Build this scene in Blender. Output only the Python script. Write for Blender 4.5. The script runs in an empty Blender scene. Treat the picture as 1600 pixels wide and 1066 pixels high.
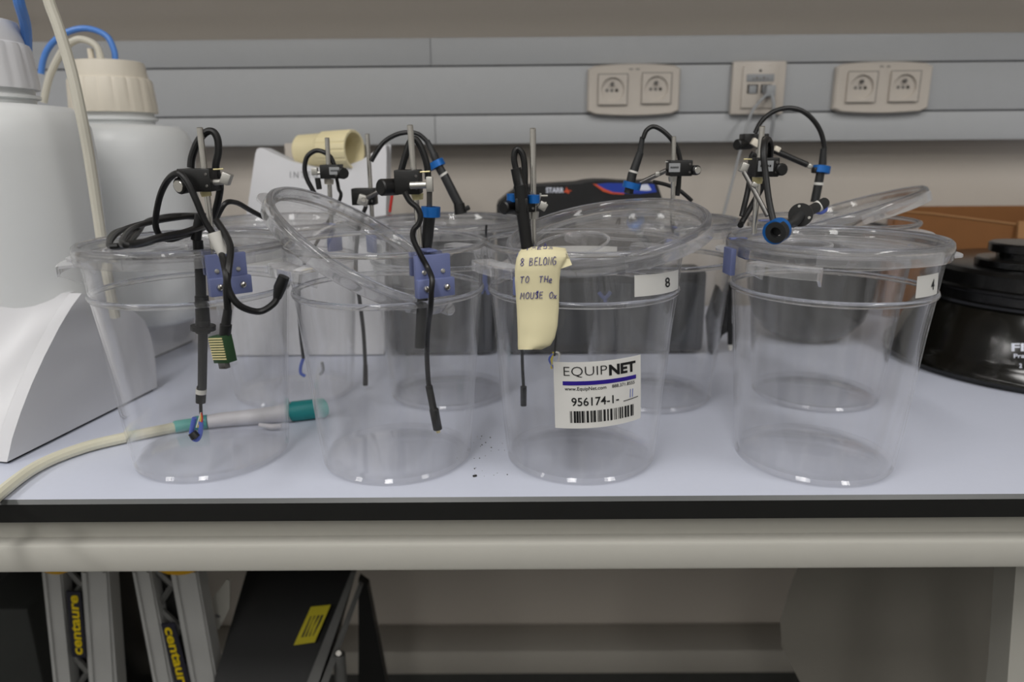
import bpy, bmesh, math, random
from mathutils import Vector, Matrix
random.seed(7)
sc = bpy.context.scene
C = sc.collection
PI = math.pi
R = math.radians

# ------------------------------------------------------------------ camera
F = 1112.9; CH = 0.27
PITCH, YAW, ROLL = 0.2624, -0.0059, -0.0086
_f = Vector((math.sin(YAW)*math.cos(PITCH), math.cos(YAW)*math.cos(PITCH), -math.sin(PITCH)))
_r = Vector((math.cos(YAW), -math.sin(YAW), 0)); _u = _r.cross(_f)
CR = _r*math.cos(ROLL)+_u*math.sin(ROLL); CU = -_r*math.sin(ROLL)+_u*math.cos(ROLL); CF = _f
CP = Vector((0, 0, CH))
cd = bpy.data.cameras.new('camera'); cam = bpy.data.objects.new('camera', cd); C.objects.link(cam)
cd.sensor_fit = 'HORIZONTAL'; cd.sensor_width = 36; cd.lens = F*36/1600; cd.clip_start = 0.01
M = Matrix.Identity(4)
for i in range(3):
    M[i][0], M[i][1], M[i][2], M[i][3] = CR[i], CU[i], -CF[i], CP[i]
cam.matrix_world = M
cd.dof.use_dof = True; cd.dof.focus_distance = 0.57; cd.dof.aperture_fstop = 5.0
sc.camera = cam

# ------------------------------------------------------------------ world, lights, exposure
w = bpy.data.worlds.new('world'); sc.world = w; w.use_nodes = True
bg = w.node_tree.nodes['Background']; bg.inputs[0].default_value = (0.95, 0.97, 1.0, 1); bg.inputs[1].default_value = 0.05
def ceiling_fixture(x, y, z, e):
    ld = bpy.data.lights.new('ceiling_tube_light', 'AREA'); ld.shape = 'RECTANGLE'; ld.size = 0.3; ld.size_y = 1.2
    ld.energy = e; ld.color = (1.0, 0.98, 0.955)
    o = bpy.data.objects.new('ceiling_tube_light', ld); C.objects.link(o); o.location = (x, y, z)
for x in (-1.9, -0.35, 1.25):
    ceiling_fixture(x, -0.55, 1.74, 22)
    ceiling_fixture(x, -2.0, 1.74, 16)
vs = sc.view_settings
vs.view_transform = 'Standard'; vs.look = 'None'; vs.gamma = 1; vs.exposure = -0.33; vs.use_curve_mapping = False
sc.cycles.max_bounces = 10; sc.cycles.diffuse_bounces = 3; sc.cycles.transparent_max_bounces = 48; sc.cycles.transmission_bounces = 10; sc.cycles.glossy_bounces = 4
sc.cycles.use_light_tree = False; sc.cycles.use_adaptive_sampling = True; sc.cycles.adaptive_threshold = 0.035
sc.cycles.sample_clamp_indirect = 4.0; sc.cycles.caustics_reflective = False

# ------------------------------------------------------------------ pixel -> place
def ray(px, py):
    return (CF*F + CR*(px-800) + CU*(533-py)).normalized()
def at(px, py, Y):
    d = ray(px, py); return CP + d*((Y-CP.y)/d.y)
def onz(px, py, z=0.0):
    d = ray(px, py); return CP + d*((z-CP.z)/d.z)
def onplane(px, py, p0, n):
    d = ray(px, py); return CP + d*((p0-CP).dot(n)/d.dot(n))
def proj(p):
    d = p-CP; z = d.dot(CF); return 800+F*d.dot(CR)/z, 533-F*d.dot(CU)/z
def pxs(Y, n):            # n pixels as metres at depth Y
    return n*Y*0.966/F

# ------------------------------------------------------------------ materials
def lin(c):
    return tuple(((v/255)/12.92 if v/255 <= .04045 else ((v/255+.055)/1.055)**2.4) for v in c)
MATS = {}
def mat(name, rgb, rough=0.5, metal=0.0, spec=0.5, noise=0.06, scale=60, bump=0.0, trans=0, sss=0, coat=0):
    m = bpy.data.materials.new(name); m.use_nodes = True; nt = m.node_tree; b = nt.nodes['Principled BSDF']
    c = lin(rgb)
    tc = nt.nodes.new('ShaderNodeTexCoord'); nz = nt.nodes.new('ShaderNodeTexNoise'); nz.inputs['Scale'].default_value = scale; nz.inputs['Detail'].default_value = 4
    nt.links.new(tc.outputs['Object'], nz.inputs['Vector'])
    mx = nt.nodes.new('ShaderNodeMix'); mx.data_type = 'RGBA'
    mx.inputs['A'].default_value = tuple(v*(1-noise) for v in c)+(1,); mx.inputs['B'].default_value = tuple(min(1, v*(1+noise)) for v in c)+(1,)
    nt.links.new(nz.outputs['Fac'], mx.inputs['Factor']); nt.links.new(mx.outputs['Result'], b.inputs['Base Color'])
    b.inputs['Roughness'].default_value = rough; b.inputs['Metallic'].default_value = metal; b.inputs['Specular IOR Level'].default_value = spec
    if trans: b.inputs['Transmission Weight'].default_value = trans
    if sss:
        b.inputs['Subsurface Weight'].default_value = sss; b.inputs['Subsurface Radius'].default_value = (.02, .02, .02); b.inputs['Subsurface Scale'].default_value = 0.5
    if coat: b.inputs['Coat Weight'].default_value = coat
    if bump:
        bp = nt.nodes.new('ShaderNodeBump'); bp.inputs['Strength'].default_value = bump; bp.inputs['Distance'].default_value = 0.001
        nt.links.new(nz.outputs['Fac'], bp.inputs['Height']); nt.links.new(bp.outputs['Normal'], b.inputs['Normal'])
    MATS[name] = m; return m
def clear(name, tint, rough, f0=0.04, streak=0.0, power=5.0, gain=0.9, haze=0.0):
    m = bpy.data.materials.new(name); m.use_nodes = True; nt = m.node_tree; nt.nodes.clear()
    out = nt.nodes.new('ShaderNodeOutputMaterial'); mix = nt.nodes.new('ShaderNodeMixShader')
    tr = nt.nodes.new('ShaderNodeBsdfTransparent'); gl = nt.nodes.new('ShaderNodeBsdfGlossy'); lw = nt.nodes.new('ShaderNodeLayerWeight')
    tr.inputs[0].default_value = tuple(tint)+(1,); gl.inputs['Roughness'].default_value = rough; gl.inputs['Color'].default_value = (1, 1, 1, 1)
    lw.inputs['Blend'].default_value = 0.5
    p = nt.nodes.new('ShaderNodeMath'); p.operation = 'POWER'; p.inputs[1].default_value = power
    a = nt.nodes.new('ShaderNodeMath'); a.operation = 'MULTIPLY_ADD'; a.inputs[1].default_value = gain; a.inputs[2].default_value = f0
    nt.links.new(lw.outputs['Facing'], p.inputs[0]); nt.links.new(p.outputs[0], a.inputs[0]); nt.links.new(a.outputs[0], mix.inputs[0])
    nt.links.new(tr.outputs[0], mix.inputs[1]); nt.links.new(gl.outputs[0], mix.inputs[2]); nt.links.new(mix.outputs[0], out.inputs[0])
    if haze:
        df = nt.nodes.new('ShaderNodeBsdfDiffuse'); df.inputs[0].default_value = (.9, .9, .92, 1); m2 = nt.nodes.new('ShaderNodeMixShader'); m2.inputs[0].default_value = haze
        nt.links.new(mix.outputs[0], m2.inputs[1]); nt.links.new(df.outputs[0], m2.inputs[2]); nt.links.new(m2.outputs[0], out.inputs[0])
        cs = nt.nodes.new('ShaderNodeMath'); cs.operation = 'SUBTRACT'; cs.inputs[0].default_value = 1.06; nt.links.new(lw.outputs['Facing'], cs.inputs[1])
        hz_ = nt.nodes.new('ShaderNodeMath'); hz_.operation = 'DIVIDE'; hz_.inputs[0].default_value = haze; hz_.use_clamp = True; nt.links.new(cs.outputs[0], hz_.inputs[1])
        nt.links.new(hz_.outputs[0], m2.inputs[0])
    if streak:
        tc = nt.nodes.new('ShaderNodeTexCoord'); mp = nt.nodes.new('ShaderNodeMapping'); mp.inputs['Scale'].default_value = (90, 90, 4)
        nz = nt.nodes.new('ShaderNodeTexNoise'); nz.inputs['Scale'].default_value = 1.0; nz.inputs['Detail'].default_value = 0
        nt.links.new(tc.outputs['Object'], mp.inputs[0]); nt.links.new(mp.outputs[0], nz.inputs['Vector'])
        if haze:
            rp = nt.nodes.new('ShaderNodeMapRange'); rp.inputs['From Min'].default_value = .42; rp.inputs['From Max'].default_value = .72; rp.inputs['To Min'].default_value = haze*.4; rp.inputs['To Max'].default_value = haze*3.6
            nt.links.new(nz.outputs['Fac'], rp.inputs['Value']); nt.links.new(rp.outputs[0], hz_.inputs[0])
    MATS[name] = m; return m
clear('clear_wall', (.998, .998, .999), .025, .018, .22, 5.0, .95, haze=.0065)
clear('clear_base', (.985, .985, .988), .03, .03, haze=.008)
clear('clear_edge', (.95, .95, .96), .04, .07, 0, 2.2, .85, haze=.06)
clear('clear_handle', (.97, .97, .975), .03, .08, 0, 2.2, .85, haze=.055)
clear('clear_lid', (.99, .99, .992), .04, .03, 0, haze=.01)
g = bpy.data.materials.new('clear_solid'); g.use_nodes = True
b = g.node_tree.nodes['Principled BSDF']; b.inputs['Transmission Weight'].default_value = 1; b.inputs['IOR'].default_value = 1.5; b.inputs['Roughness'].default_value = .04
b.inputs['Base Color'].default_value = (.97, .97, .975, 1); MATS['clear_solid'] = g
g2_ = bpy.data.materials.new('clear_rim'); g2_.use_nodes = True; nt = g2_.node_tree; b = nt.nodes['Principled BSDF']; out = nt.nodes['Material Output']
b.inputs['Transmission Weight'].default_value = 1; b.inputs['IOR'].default_value = 1.45; b.inputs['Roughness'].default_value = .03; b.inputs['Base Color'].default_value = (1, 1, 1, 1)
t_ = nt.nodes.new('ShaderNodeBsdfTransparent'); t_.inputs[0].default_value = (.985, .985, .99, 1); m1 = nt.nodes.new('ShaderNodeMixShader'); m1.inputs[0].default_value = .22
d_ = nt.nodes.new('ShaderNodeBsdfDiffuse'); d_.inputs[0].default_value = (.9, .9, .92, 1); m2 = nt.nodes.new('ShaderNodeMixShader'); m2.inputs[0].default_value = .022
nt.links.new(b.outputs[0], m1.inputs[1]); nt.links.new(t_.outputs[0], m1.inputs[2]); nt.links.new(m1.outputs[0], m2.inputs[1]); nt.links.new(d_.outputs[0], m2.inputs[2]); nt.links.new(m2.outputs[0], out.inputs[0])
MATS['clear_rim'] = g2_
mat('wall_paint', (196, 188, 178), .7, noise=.03, scale=200, bump=.1)
mat('room_white', (226, 226, 224), .8, noise=.02, scale=3)
mat('trunking', (176, 178, 180), .45, noise=.02)
mat('trunk_gap', (90, 90, 92), .7)
mat('plate', (198, 190, 180), .35, noise=.02)
mat('plate_dark', (60, 54, 48), .6)
mat('plate_mark', (120, 116, 112), .6)
mat('cabinet', (178, 166, 152), .6, noise=.03, scale=30)
mat('laminate', (214, 219, 235), .38, noise=.015, scale=150)
mat('black_edge', (22, 22, 21), .45, noise=.2)
mat('edge_bevel', (84, 86, 86), .4)
mat('steel_paint', (186, 184, 176), .42, noise=.02, scale=40)
mat('underwall', (176, 168, 156), .7, noise=.04, scale=12)
mat('floor_mat', (60, 60, 58), .6, noise=.2, scale=40)
mat('white_plastic', (214, 214, 217), .35, noise=.015)
mat('hdpe', (222, 224, 224), .38, noise=.02, scale=20)
mat('hdpe_cream', (212, 206, 190), .4, noise=.04, scale=14)
mat('cap_white', (228, 228, 231), .4, noise=.01)
mat('cap_cream', (224, 216, 200), .45, noise=.02)
mat('cream_bag', (232, 220, 178), .5, noise=.04, scale=20)
mat('blue_tube', (88, 140, 218), .35, noise=.05)
mat('milky_tube', (206, 202, 188), .4, noise=.04, scale=40)
mat('yellow_tube', (222, 218, 196), .4, noise=.05, scale=40)
mat('teal', (22, 132, 134), .4, noise=.08)
mat('teal_clear', (110, 184, 176), .3, noise=.08)
mat('hand_grey', (204, 202, 206), .4, noise=.02)
mat('black', (14, 14, 14), .42, noise=.15, scale=200)
mat('black_gloss', (12, 12, 12), .22, noise=.15)
mat('cable_black', (20, 20, 21), .42, noise=.2, scale=300)
mat('tube_grey', (34, 35, 36), .5, noise=.15, scale=300)
mat('anod_blue', (20, 100, 178), .35, metal=.3, noise=.08)
mat('lavender', (108, 117, 160), .45, noise=.05, scale=90)
mat('metal', (205, 202, 196), .22, metal=1.0, noise=.05)
mat('metal_dark', (120, 118, 116), .35, metal=1.0, noise=.08)
mat('silver', (200, 198, 192), .35, metal=.8, noise=.05)
mat('paper_white', (226, 225, 221), .65, noise=.015)
mat('paper_yellow', (222, 213, 174), .7, noise=.03, scale=40)
mat('ink_black', (16, 16, 18), .6)
mat('ink_blue', (44, 40, 130), .6)
mat('ink_violet', (44, 24, 140), .5)
mat('label_grey', (150, 152, 154), .5)
mat('pcb_green', (32, 66, 34), .45, noise=.2)
mat('gold', (226, 214, 160), .4, metal=.2, noise=.08)
mat('wire_blue', (84, 104, 190), .5)
mat('wire_red', (196, 40, 34), .5)
mat('wire_yellow', (220, 200, 70), .5)
mat('cardboard', (134, 88, 46), .8, noise=.07, scale=50)
mat('cardboard_edge_lit_flap', (160, 118, 76), .8, noise=.1, scale=200)
mat('smoked', (16, 15, 11), .16, noise=.4, scale=18)
mat('device_grey', (38, 40, 44), .45, noise=.08)
mat('device_black', (26, 26, 27), .42, noise=.1)
mat('swoosh_blue', (34, 62, 160), .4, noise=.1, scale=20)
mat('swoosh_orange', (206, 84, 50), .4)
mat('swoosh_white', (220, 224, 236), .4)
mat('alu', (196, 196, 194), .42, metal=.15, noise=.06, scale=30)
mat('alu_dark', (112, 112, 110), .4, metal=.2, noise=.08)
mat('lattice', (66, 68, 70), .6)
mat('yellow_plastic', (224, 170, 20), .5, noise=.04)
mat('yellow_ink', (236, 206, 20), .5)
mat('label_navy', (38, 38, 52), .5)
mat('sticker_yellow', (196, 182, 30), .6, noise=.06)
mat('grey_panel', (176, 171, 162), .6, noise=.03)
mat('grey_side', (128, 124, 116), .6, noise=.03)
mat('crumb', (40, 38, 36), .8)
mat('tape_white', (214, 212, 206), .5, noise=.03)
mat('liquid', (176, 168, 148), .5)
mat('sensor_tip', (214, 200, 150), .5)
mat('box_dark', (50, 52, 50), .7)

# ------------------------------------------------------------------ mesh helpers
class MB:
    def __init__(s): s.v = []; s.f = []
    def add(s, vs_, fs):
        k = len(s.v); s.v += [Vector(p) for p in vs_]; s.f += [tuple(i+k for i in q) for q in fs]; return s
    def box(s, c, size, rot=None, bev=0.0, seg=2):
        bm = bmesh.new(); bmesh.ops.create_cube(bm, size=1)
        for v in bm.verts: v.co = Vector((v.co.x*size[0], v.co.y*size[1], v.co.z*size[2]))
        if bev: bmesh.ops.bevel(bm, geom=bm.edges[:], offset=bev, segments=seg, profile=.5, affect='EDGES')
        bm.verts.index_update(); rot = rot or Matrix.Identity(3)
        s.add([Vector(c)+rot@v.co for v in bm.verts], [[v.index for v in f.verts] for f in bm.faces]); bm.free(); return s
    def bx(s, x0, x1, y0, y1, z0, z1, bev=0.0):
        return s.box(((x0+x1)/2, (y0+y1)/2, (z0+z1)/2), (x1-x0, y1-y0, z1-z0), None, bev)
    def tube(s, pts, r, n=10, closed=False):
        pts = [Vector(p) for p in pts]; m = len(pts); rr = r if isinstance(r, (list, tuple)) else [r]*m
        prev = None; rings = []
        for i, p in enumerate(pts):
            if closed: t = pts[(i+1) % m]-pts[i-1]
            else: t = pts[min(i+1, m-1)]-pts[max(i-1, 0)]
            if t.length < 1e-9: t = Vector((0, 0, 1))
            t.normalize()
            if prev is None:
                a = Vector((0, 0, 1)) if abs(t.z) < .9 else Vector((1, 0, 0)); x = t.cross(a).normalized()
            else:
                x = prev-t*prev.dot(t)
                x = x.normalized() if x.length > 1e-6 else t.orthogonal().normalized()
            prev = x; y = t.cross(x)
            rings.append([p+(x*math.cos(2*PI*k/n)+y*math.sin(2*PI*k/n))*rr[i] for k in range(n)])
        k0 = len(s.v); s.v += [q for g_ in rings for q in g_]
        for i in range(m if closed else m-1):
            j = (i+1) % m
            for k in range(n):
                s.f.append((k0+i*n+k, k0+i*n+(k+1) % n, k0+j*n+(k+1) % n, k0+j*n+k))
        if not closed:
            s.f.append(tuple(k0+k for k in reversed(range(n)))); s.f.append(tuple(k0+(m-1)*n+k for k in range(n)))
        return s
    def cyl(s, a, b_, r0, r1=None, n=16): return s.tube([a, b_], [r0, r0 if r1 is None else r1], n)
    def rod(s, a, b_, r, ch=0.0006, n=14):
        a = Vector(a); b_ = Vector(b_); d = (b_-a).normalized()
        return s.tube([a, a+d*ch, b_-d*ch, b_], [r-ch, r, r, r-ch], n)
    def lathe(s, prof, n=64, c=(0, 0, 0), closed=False, frame=None, rmod=None):
        c = Vector(c); fr = frame or Matrix.Identity(3); k0 = len(s.v); m = len(prof)
        for i, (r, z) in enumerate(prof):
            for k in range(n):
                a = 2*PI*k/n; q = r*(rmod(i, a) if rmod else 1)
                s.v.append(c+fr@Vector((q*math.cos(a), q*math.sin(a), z)))
        for i in range(m if closed else m-1):
            j = (i+1) % m
            for k in range(n):
                s.f.append((k0+i*n+k, k0+i*n+(k+1) % n, k0+j*n+(k+1) % n, k0+j*n+k))
        return s
    def prism(s, poly, d):          # poly: list of 3D points, d: extrusion vector
        d = Vector(d); n = len(poly); p = [Vector(q) for q in poly]
        return s.add(p+[q+d for q in p], [tuple(range(n))[::-1], tuple(range(n, 2*n))]+[(i, (i+1) % n, n+(i+1) % n, n+i) for i in range(n)])
    def grid(s, P, nu, nv):          # P(u,v) -> point
        k0 = len(s.v)
        for j in range(nv+1):
            for i in range(nu+1): s.v.append(Vector(P(i/nu, j/nv)))
        for j in range(nv):
            for i in range(nu):
                a = k0+j*(nu+1)+i; s.f.append((a, a+1, a+nu+2, a+nu+1))
        return s
    def mesh(s, name, origin=(0, 0, 0), angle=35):
        o = Vector(origin); me = bpy.data.meshes.new(name)
        me.from_pydata([tuple(p-o) for p in s.v], [], s.f); me.validate()
        bm = bmesh.new(); bm.from_mesh(me); bmesh.ops.remove_doubles(bm, verts=bm.verts, dist=1e-6)
        bmesh.ops.recalc_face_normals(bm, faces=bm.faces); bm.to_mesh(me); bm.free()
        me.shade_smooth(); me.set_sharp_from_angle(angle=R(angle)); return me

def link(name, me, m, parent=None, loc=None):
    o = bpy.data.objects.new(name, me); C.objects.link(o)
    if m:
        if len(me.materials) == 0: me.materials.append(MATS[m])
    if parent is not None: o.parent = parent
    if loc is not None: o.location = loc
    return o
def tag(o, label, cat, group=None, kind=None):
    o['label'] = label; o['category'] = cat
    if group: o['group'] = group
    if kind: o['kind'] = kind
    return o
def thing(name, label, cat, loc=(0, 0, 0), rotz=0, group=None):
    o = bpy.data.objects.new(name, None); C.objects.link(o); o.empty_display_size = .01
    o.location = loc; o.rotation_euler = (0, 0, rotz); return tag(o, label, cat, group)
def base_loc(o):
    while o.parent is not None: o = o.parent
    return Vector(o.location)
def part(name, mb, m, parent, label=None, angle=35):      # world-coordinate mesh under an unrotated thing
    o = link(name, mb.mesh(name, base_loc(parent), angle), m, parent)
    if label: o['label'] = label
    return o
def solo(name, mb, m, label, cat, loc, kind=None, angle=35, group=None):
    o = link(name, mb.mesh(name, loc, angle), m, None, loc); tag(o, label, cat, group, kind); return o
def struct(name, mb, m, loc=(0, 0, 0)):
    o = link(name, mb.mesh(name, loc), m, None, loc); o['kind'] = 'structure'; return o
def spline(pts, n=8):
    pts = [Vector(p) for p in pts]; out = []
    for i in range(len(pts)-1):
        p0 = pts[max(i-1, 0)]; p1 = pts[i]; p2 = pts[i+1]; p3 = pts[min(i+2, len(pts)-1)]
        for k in range(n):
            t = k/n
            out.append(.5*((2*p1)+(p2-p0)*t+(2*p0-5*p1+4*p2-p3)*t*t+(3*p1-p0-3*p2+p3)*t**3))
    out.append(pts[-1]); return out
def pp(lst, Y):          # pixel list -> points; items (x,y) or (x,y,Y)
    return [at(q[0], q[1], q[2] if len(q) > 2 else Y) for q in lst]
def cable(name, lst, Y, r, m, parent, n=6):
    return part(name, MB().tube(spline(pp(lst, Y), n), r, 10), m, parent)
def text_mesh(body, size=1.0, bold=0.0, shear=0, spacing=1.0, res=3, xs=1.0):
    cu = bpy.data.curves.new('t', 'FONT'); cu.body = body; cu.size = size; cu.offset = bold; cu.shear = shear; cu.space_character = spacing; cu.resolution_u = res
    o = bpy.data.objects.new('t', cu); C.objects.link(o); dg = bpy.context.evaluated_depsgraph_get(); dg.update()
    me = bpy.data.meshes.new_from_object(o.evaluated_get(dg)); vs_ = [v.co.copy() for v in me.vertices]; fs = [tuple(p.vertices) for p in me.polygons]
    bpy.data.objects.remove(o); bpy.data.curves.remove(cu); bpy.data.meshes.remove(me)
    return vs_, fs
def text_fit(body, P, u0, u1, v0, v1, bold=0.0, spacing=1.0, shear=0.0):
    """letters stretched into the box u0..u1, v0..v1 of the surface P(u,v)"""
    vs_, fs = text_mesh(body, 1.0, bold, shear, spacing)
    xa = min(p.x for p in vs_); xb = max(p.x for p in vs_); ya = min(p.y for p in vs_); yb = max(p.y for p in vs_)
    return MB().add([P(u0+(u1-u0)*(p.x-xa)/(xb-xa), v0+(v1-v0)*(p.y-ya)/(yb-ya)) for p in vs_], fs)
def frame_of(zdir, xhint=(1, 0, 0)):
    z = Vector(zdir).normalized(); x = Vector(xhint); x = (x-z*x.dot(z)).normalized(); y = z.cross(x)
    return Matrix((x, y, z)).transposed()

# ------------------------------------------------------------------ the setting
WY = 1.25; TY = 1.20
zt0 = at(800, 224.5, TY).z; zt1 = at(800, 179, TY).z; zt2 = at(800, 102.5, TY).z; zt3 = at(800, 58, TY).z
struct('wall_back', MB().bx(-3, 3, WY, WY+.1, -.9, 1.8), 'wall_paint')
struct('wall_left', MB().bx(-3.1, -3, -3.2, WY, -.9, 1.8), 'room_white')
struct('wall_right', MB().bx(3, 3.1, -3.2, WY, -.9, 1.8), 'room_white')
struct('wall_front', MB().bx(-3, 3, -3.3, -3.2, -.9, 1.8), 'room_white')
struct('ceiling', MB().bx(-3, 3, -3.2, WY, 1.8, 1.9), 'room_white')
struct('floor', MB().bx(-3, 3, -3.2, WY, -.95, -.9), 'floor_mat')
# pipe duct along the wall under the bench
zl = -0.66
d1 = thing('pipe_duct', 'grey boxed pipe duct along the wall under the bench', 'duct', (0, 1.2, zl))
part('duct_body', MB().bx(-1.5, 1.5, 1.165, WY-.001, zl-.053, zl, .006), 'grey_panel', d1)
part('kick_panel', MB().bx(-1.5, 1.5, 1.20, WY-.001, -.899, zl-.054), 'floor_mat', d1)
# trunking with three covers and real joints
tr = thing('cable_trunking', 'long grey three-compartment cable trunking mounted on the wall', 'trunking', (0, TY+.025, zt0))
part('trunking_body', MB().bx(-1.5, 1.5, TY+.004, WY-.001, zt0+.001, zt3), 'trunk_gap', tr)
xs1 = at(680, 205, TY).x
for (xa, xb) in ((-1.5, xs1-.0004), (xs1+.0004, 1.5)):
    part('cover_strip', MB().bx(xa, xb, TY, TY+.0045, zt0, zt1-.0012, .0008), 'trunking', tr)
    part('cover_strip', MB().bx(xa-.003, xb-.003, TY, TY+.0045, zt2+.0012, zt3, .0008), 'trunking', tr)
part('bottom_return', MB().bx(-1.5, 1.5, TY+.0045, WY-.001, zt0, zt0+.001), 'trunking', tr)
part('centre_cover', MB().bx(-1.5, 1.5, TY-.001, TY+.0045, zt1+.0012, zt2-.0012, .0008), 'trunking', tr)
# wall cabinet higher up, it shades the top of the wall
wc = thing('wall_cabinet', 'beige wall cabinet hanging above the trunking', 'cabinet', (0, 1.07, .655))
part('carcass', MB().bx(-1.5, 1.5, .925, WY-.001, .655, 1.3, .002), 'cabinet', wc)
for k_ in range(5):
    part('door', MB().bx(-1.495+.6*k_, -1.495+.59+.6*k_, .907, .924, .659, 1.296, .002), 'cabinet', wc)

def socket_module(parent, px, py, w_px):
    c = at(px, py, TY-.0165); s = pxs(TY, w_px)
    rw = s*.41
    # square surround with a round well
    k = 40; m = MB(); y0 = c.y; pts_o = []; pts_i = []; pts_b = []
    for i in range(k):
        a = 2*PI*i/k; ca, sa = math.cos(a), math.sin(a); t = (s/2)/max(abs(ca), abs(sa))
        pts_o.append(Vector((c.x+ca*t, y0, c.z+sa*t))); pts_i.append(Vector((c.x+ca*rw, y0, c.z+sa*rw))); pts_b.append(Vector((c.x+ca*rw*.96, y0+.004, c.z+sa*rw*.96)))
    m.add(pts_o+pts_i+pts_b+[Vector((p.x, y0+.0044, p.z)) for p in pts_o],
          [(i, (i+1) % k, k+(i+1) % k, k+i) for i in range(k)]+[(k+i, k+(i+1) % k, 2*k+(i+1) % k, 2*k+i) for i in range(k)]
          + [tuple(range(2*k, 3*k))]+[(i, (i+1) % k, 3*k+(i+1) % k, 3*k+i) for i in range(k)])
    mo = part('socket_module', m, 'plate', parent)
    part('earth_pin', MB().rod((c.x-.001, y0+.0038, c.z+rw*.46), (c.x-.001, y0-.003, c.z+rw*.46), .0027), 'metal_dark', mo)
    for dx in (-.36, 0, .36):
        part('pin_hole', MB().cyl((c.x-.001+dx*rw*1.15, y0+.0039, c.z-rw*.05), (c.x-.001+dx*rw*1.15, y0+.0034, c.z-rw*.05), .0026, n=12), 'plate_dark' if dx > 0 else 'plate_mark', mo)
    return mo
def bowed_plate(px0, px1, py0, py1, label, sockets, mark):
    a = at(px0, (py0+py1)/2, TY-.012); b_ = at(px1, (py0+py1)/2, TY-.012); zb = at((px0+px1)/2, py1, TY-.012).z; zt = at((px0+px1)/2, py0, TY-.012).z
    t = thing('double_socket', label, 'socket', ((a.x+b_.x)/2, TY-.001, zb))
    n = 14; w_ = b_.x-a.x; ring = []
    rad = .006
    for i in range(n+1):
        u = i/n; ring.append((a.x+w_*u, zt-.004+.004*(1-(2*u-1)**2)-(rad*.6 if i in (0, n) else 0)))
    for i in range(n+1):
        u = 1-i/n; ring.append((a.x+w_*u, zb+.004-.004*(1-(2*u-1)**2)+(rad*.6 if i in (0, n) else 0)))
    cx, cz = (a.x+b_.x)/2, (zt+zb)/2
    L0 = [Vector((x, TY-.001, z)) for x, z in ring]; L1 = [Vector((x, TY-.009, z)) for x, z in ring]
    L2 = [Vector((cx+(x-cx)*.965, TY-.012, cz+(z-cz)*.95)) for x, z in ring]; k = len(ring)
    m = MB().add(L0+L1+L2, [(i, (i+1) % k, k+(i+1) % k, k+i) for i in range(k)]+[(k+i, k+(i+1) % k, 2*k+(i+1) % k, 2*k+i) for i in range(k)]+[tuple(range(2*k, 3*k)), tuple(range(k))])
    part('faceplate', m, 'plate', t)
    for (sx, sy) in sockets:
        # shadow gap round each insert
        c = at(sx, sy, TY-.0121); h = pxs(TY, 22.8)
        part('insert_gap', MB().bx(c.x-h, c.x+h, TY-.0122, TY-.0119, c.z-h, c.z+h), 'plate_mark', t)
        socket_module(t, sx, sy, 43)
    c = at(mark[0], mark[1], TY-.0122)
    for dx in (-.0075, -.0045, .003, .006):
        part('maker_mark', MB().bx(c.x+dx, c.x+dx+.002, TY-.0125, TY-.0122, c.z-.0011, c.z+.0011), 'plate_mark', t)
bowed_plate(918.5, 1062.5, 99, 181.5, 'cream double power socket on the trunking, left of the data outlet', [(957.5, 140), (1026, 138)], (991, 108))
bowed_plate(1305.5, 1455, 95.5, 177.5, 'cream double power socket at the right end of the trunking', [(1347, 136), (1414, 135)], (1383, 104))
# data outlet
dq = at(1184, 137, TY-.012); dt = thing('data_outlet', 'square cream network outlet with a plugged grey lead', 'socket', (dq.x, TY-.001, at(1184, 179, TY-.012).z))
x0, x1 = at(1143.5, 137, TY-.012).x, at(1227, 137, TY-.012).x; z0, z1 = at(1184, 179, TY-.012).z, at(1184, 95, TY-.012).z
part('faceplate', MB().bx(x0, x1, TY-.012, TY-.001, z0, z1, .003), 'plate', dt)
cx, cz = (x0+x1)/2, (z0+z1)/2; hw = (x1-x0)/2
part('insert', MB().bx(cx-hw*.64, cx+hw*.66, TY-.0155, TY-.0118, cz-hw*.72, cz+hw*.78, .001), 'plate', dt)
part('label_window', MB().bx(cx-hw*.5, cx+hw*.52, TY-.017, TY-.0153, cz+hw*.22, cz+hw*.48, .0006), 'label_grey', dt)
for i in range(5):
    part('label_mark', MB().bx(cx-hw*.3+i*hw*.13, cx-hw*.3+i*hw*.13+hw*.09, TY-.0173, TY-.017, cz+hw*.29, cz+hw*(.33+.05*(i % 2))), 'plate_mark', dt)
for sx in (-1, 1):
    x = cx+sx*hw*.25
    pt = part('port', MB().bx(x-hw*.2, x+hw*.2, TY-.0165, TY-.0153, cz-hw*.2, cz+hw*.12), 'plate_dark', dt)
    part('shutter', MB().bx(x-hw*.14, x+hw*.14, TY-.0175, TY-.0163, cz-hw*.2, cz+hw*.08, .0005), 'label_grey', pt)
for dz in (.6, -.52):
    part('screw', MB().rod((cx, TY-.0153, cz+hw*dz), (cx, TY-.0163, cz+hw*dz), .002, .0003), 'plate_dark', dt)
nl = thing('network_lead', 'pale grey network lead hanging from the data outlet', 'cable', (cx+hw*.3, TY-.03, z0))
part('plug', MB().bx(cx+hw*.14, cx+hw*.48, TY-.034, TY-.0178, cz-hw*.34, cz+hw*.06, .0015), 'label_grey', nl)
part('lead', MB().tube(spline([(cx+hw*.32, TY-.033, cz-hw*.25), (cx+hw*.36, TY-.042, cz-hw*.55), (cx+hw*.42, TY-.04, cz-hw*1.2), at(1203, 225, TY-.03), at(1198, 300, TY-.02)], 8), .0027), 'label_grey', nl)
part('lead', MB().tube(spline([(cx+hw*.25, TY-.03, cz-hw*.2), at(1178, 170, TY-.04), at(1165, 205, TY-.045), at(1140, 300, TY-.06), at(1128, 345, TY-.1)], 8), .0022), 'label_grey', nl)

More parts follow.
